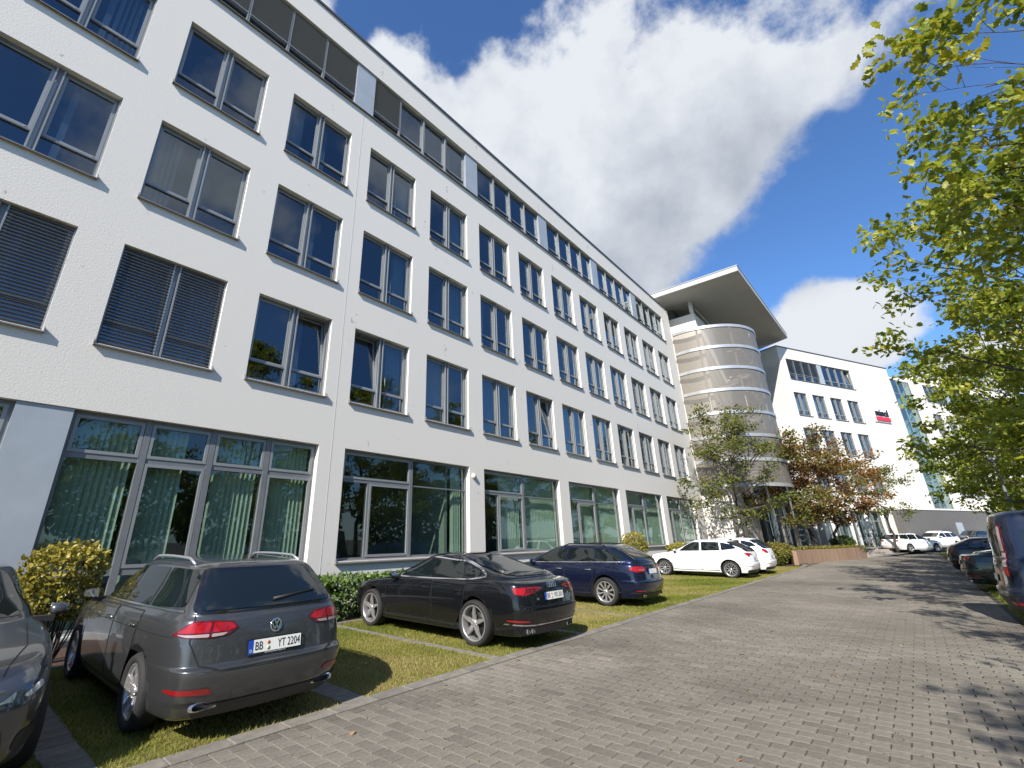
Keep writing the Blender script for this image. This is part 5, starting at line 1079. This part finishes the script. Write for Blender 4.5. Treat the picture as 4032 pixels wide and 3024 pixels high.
bush('shrub', 'low bright green ground cover along the top of the planter wall', (41.0, 4.75, .55), 4.6, .55, .16, 4200, .10, 'shrub', 307, .55, 0, box=True).rotation_euler = (0, 0, R(-16.5))
bush('shrub', 'dark green shrub on the planter beside the entrance steps', (47.6, 4.35, .5), 1.5, .8, .50, 2200, .12, 'laurel', 308, .6, 4)
bush('shrub', 'flat clipped green shrub at the right end of the entrance steps', (57.5, 1.3, .0), 1.5, 1.0, .42, 2200, .13, 'laurel', 309, .65, 0)
bush('shrub', 'yellowish shrub under the small green tree by the entrance', (63, 2.2, .0), 1.6, 1.0, .75, 1500, .16, 'shrub', 310, .6, 0)
# belt of trees behind the viewpoint, mirrored in the ground-floor glass
for k in range(9):
    bush('boundary_tree', 'dense boundary tree far behind the viewpoint, number %s from the left, mirrored in the glass' % ('one two three four five six seven eight nine'.split()[k]), (-16 + k * 8.2, -19 - (k % 3) * 1.6, 0), 4.4, 3.0, 3.4 + (k * 7 % 4) * .7, 2600, .55, 'oak', 400 + k, .35, 5, group='trees behind the viewpoint', z0=.2, cat='tree')
# fallen leaves
rng = np.random.default_rng(9); n = 90
xy = np.concatenate([np.stack([rng.uniform(1.5, 26, n), rng.uniform(-.9, 9.0, n)], -1)]); pos = np.concatenate([xy, np.where((xy[:, 1] > KERB_Y)[:, None], .035, .012)], 1)
me = leaves_mesh('fallen_leaves', pos, rng.uniform(.04, .09, n), rng.random(n), rng, OAK, .93); tag(link('fallen_leaves', me, LEAFM['litter']), 'dry fallen leaves scattered over the paving and the grass', 'leaves', kind='stuff')
# moss and weeds in the paving joints
n = 900; x = np.round((rng.uniform(1.5, 14, n) + 1.5) / CW) * CW - 1.5 + CW / 2; y = rng.uniform(-1, 4.6, n); k = 5
pos = np.repeat(np.stack([x, y, np.zeros(n)], -1), k, 0) + rng.normal(0, 1, (n * k, 3)) * np.array([.004, .02, .002]); ok = rng.random(n * k) < .8; pos = pos[ok]
me = leaves_mesh('joint_moss', pos, rng.uniform(.008, .022, len(pos)), np.clip(rng.normal(.35, .2, len(pos)), 0, 1), rng, OVAL, .6); tag(link('joint_moss', me, LEAFM['shrub']), 'tiny weeds and moss growing in the paving joints', 'weeds', kind='stuff')
# ---------------------------------------------------------------- lamp
lp = thing('street_lamp', 'grey lamp post with a flat disc head among the oak leaves above the van', 'street lamp', (32.2, -3.42, 0))
LPM = M('lamp_grey', (.16, .17, .18), .5, .3)
mb = MB(); mb.tube([(0, 0, 0), (0, 0, .9), (0, 0, .95), (0, 0, 4.6)], [.09, .09, .055, .05], 12); mb.build('pole', LPM, lp)
mb = MB(); mb.lathe([(.05, 4.6), (.17, 4.72), (.19, 4.78), (.0, 4.79)], 20); mb.build('lamp_base', LPM, lp)
mb = MB(); mb.lathe([(.15, 4.79), (.15, 5.15)], 20); mb.build('lens', M('lamp_lens', (.75, .75, .72), .2), lp)
mb = MB()
for k in range(3): a = 2 * PI * k / 3; mb.tube([(.17 * math.cos(a), .17 * math.sin(a), 4.76), (.17 * math.cos(a), .17 * math.sin(a), 5.5)], .012, 6)
tag(mb.build('rods', LPM, lp), kind='stuff')
mb = MB(); mb.lathe([(.0, 5.62), (.35, 5.60), (.52, 5.52), (.52, 5.49), (.0, 5.50)], 28); mb.build('disc_hood', LPM, lp)
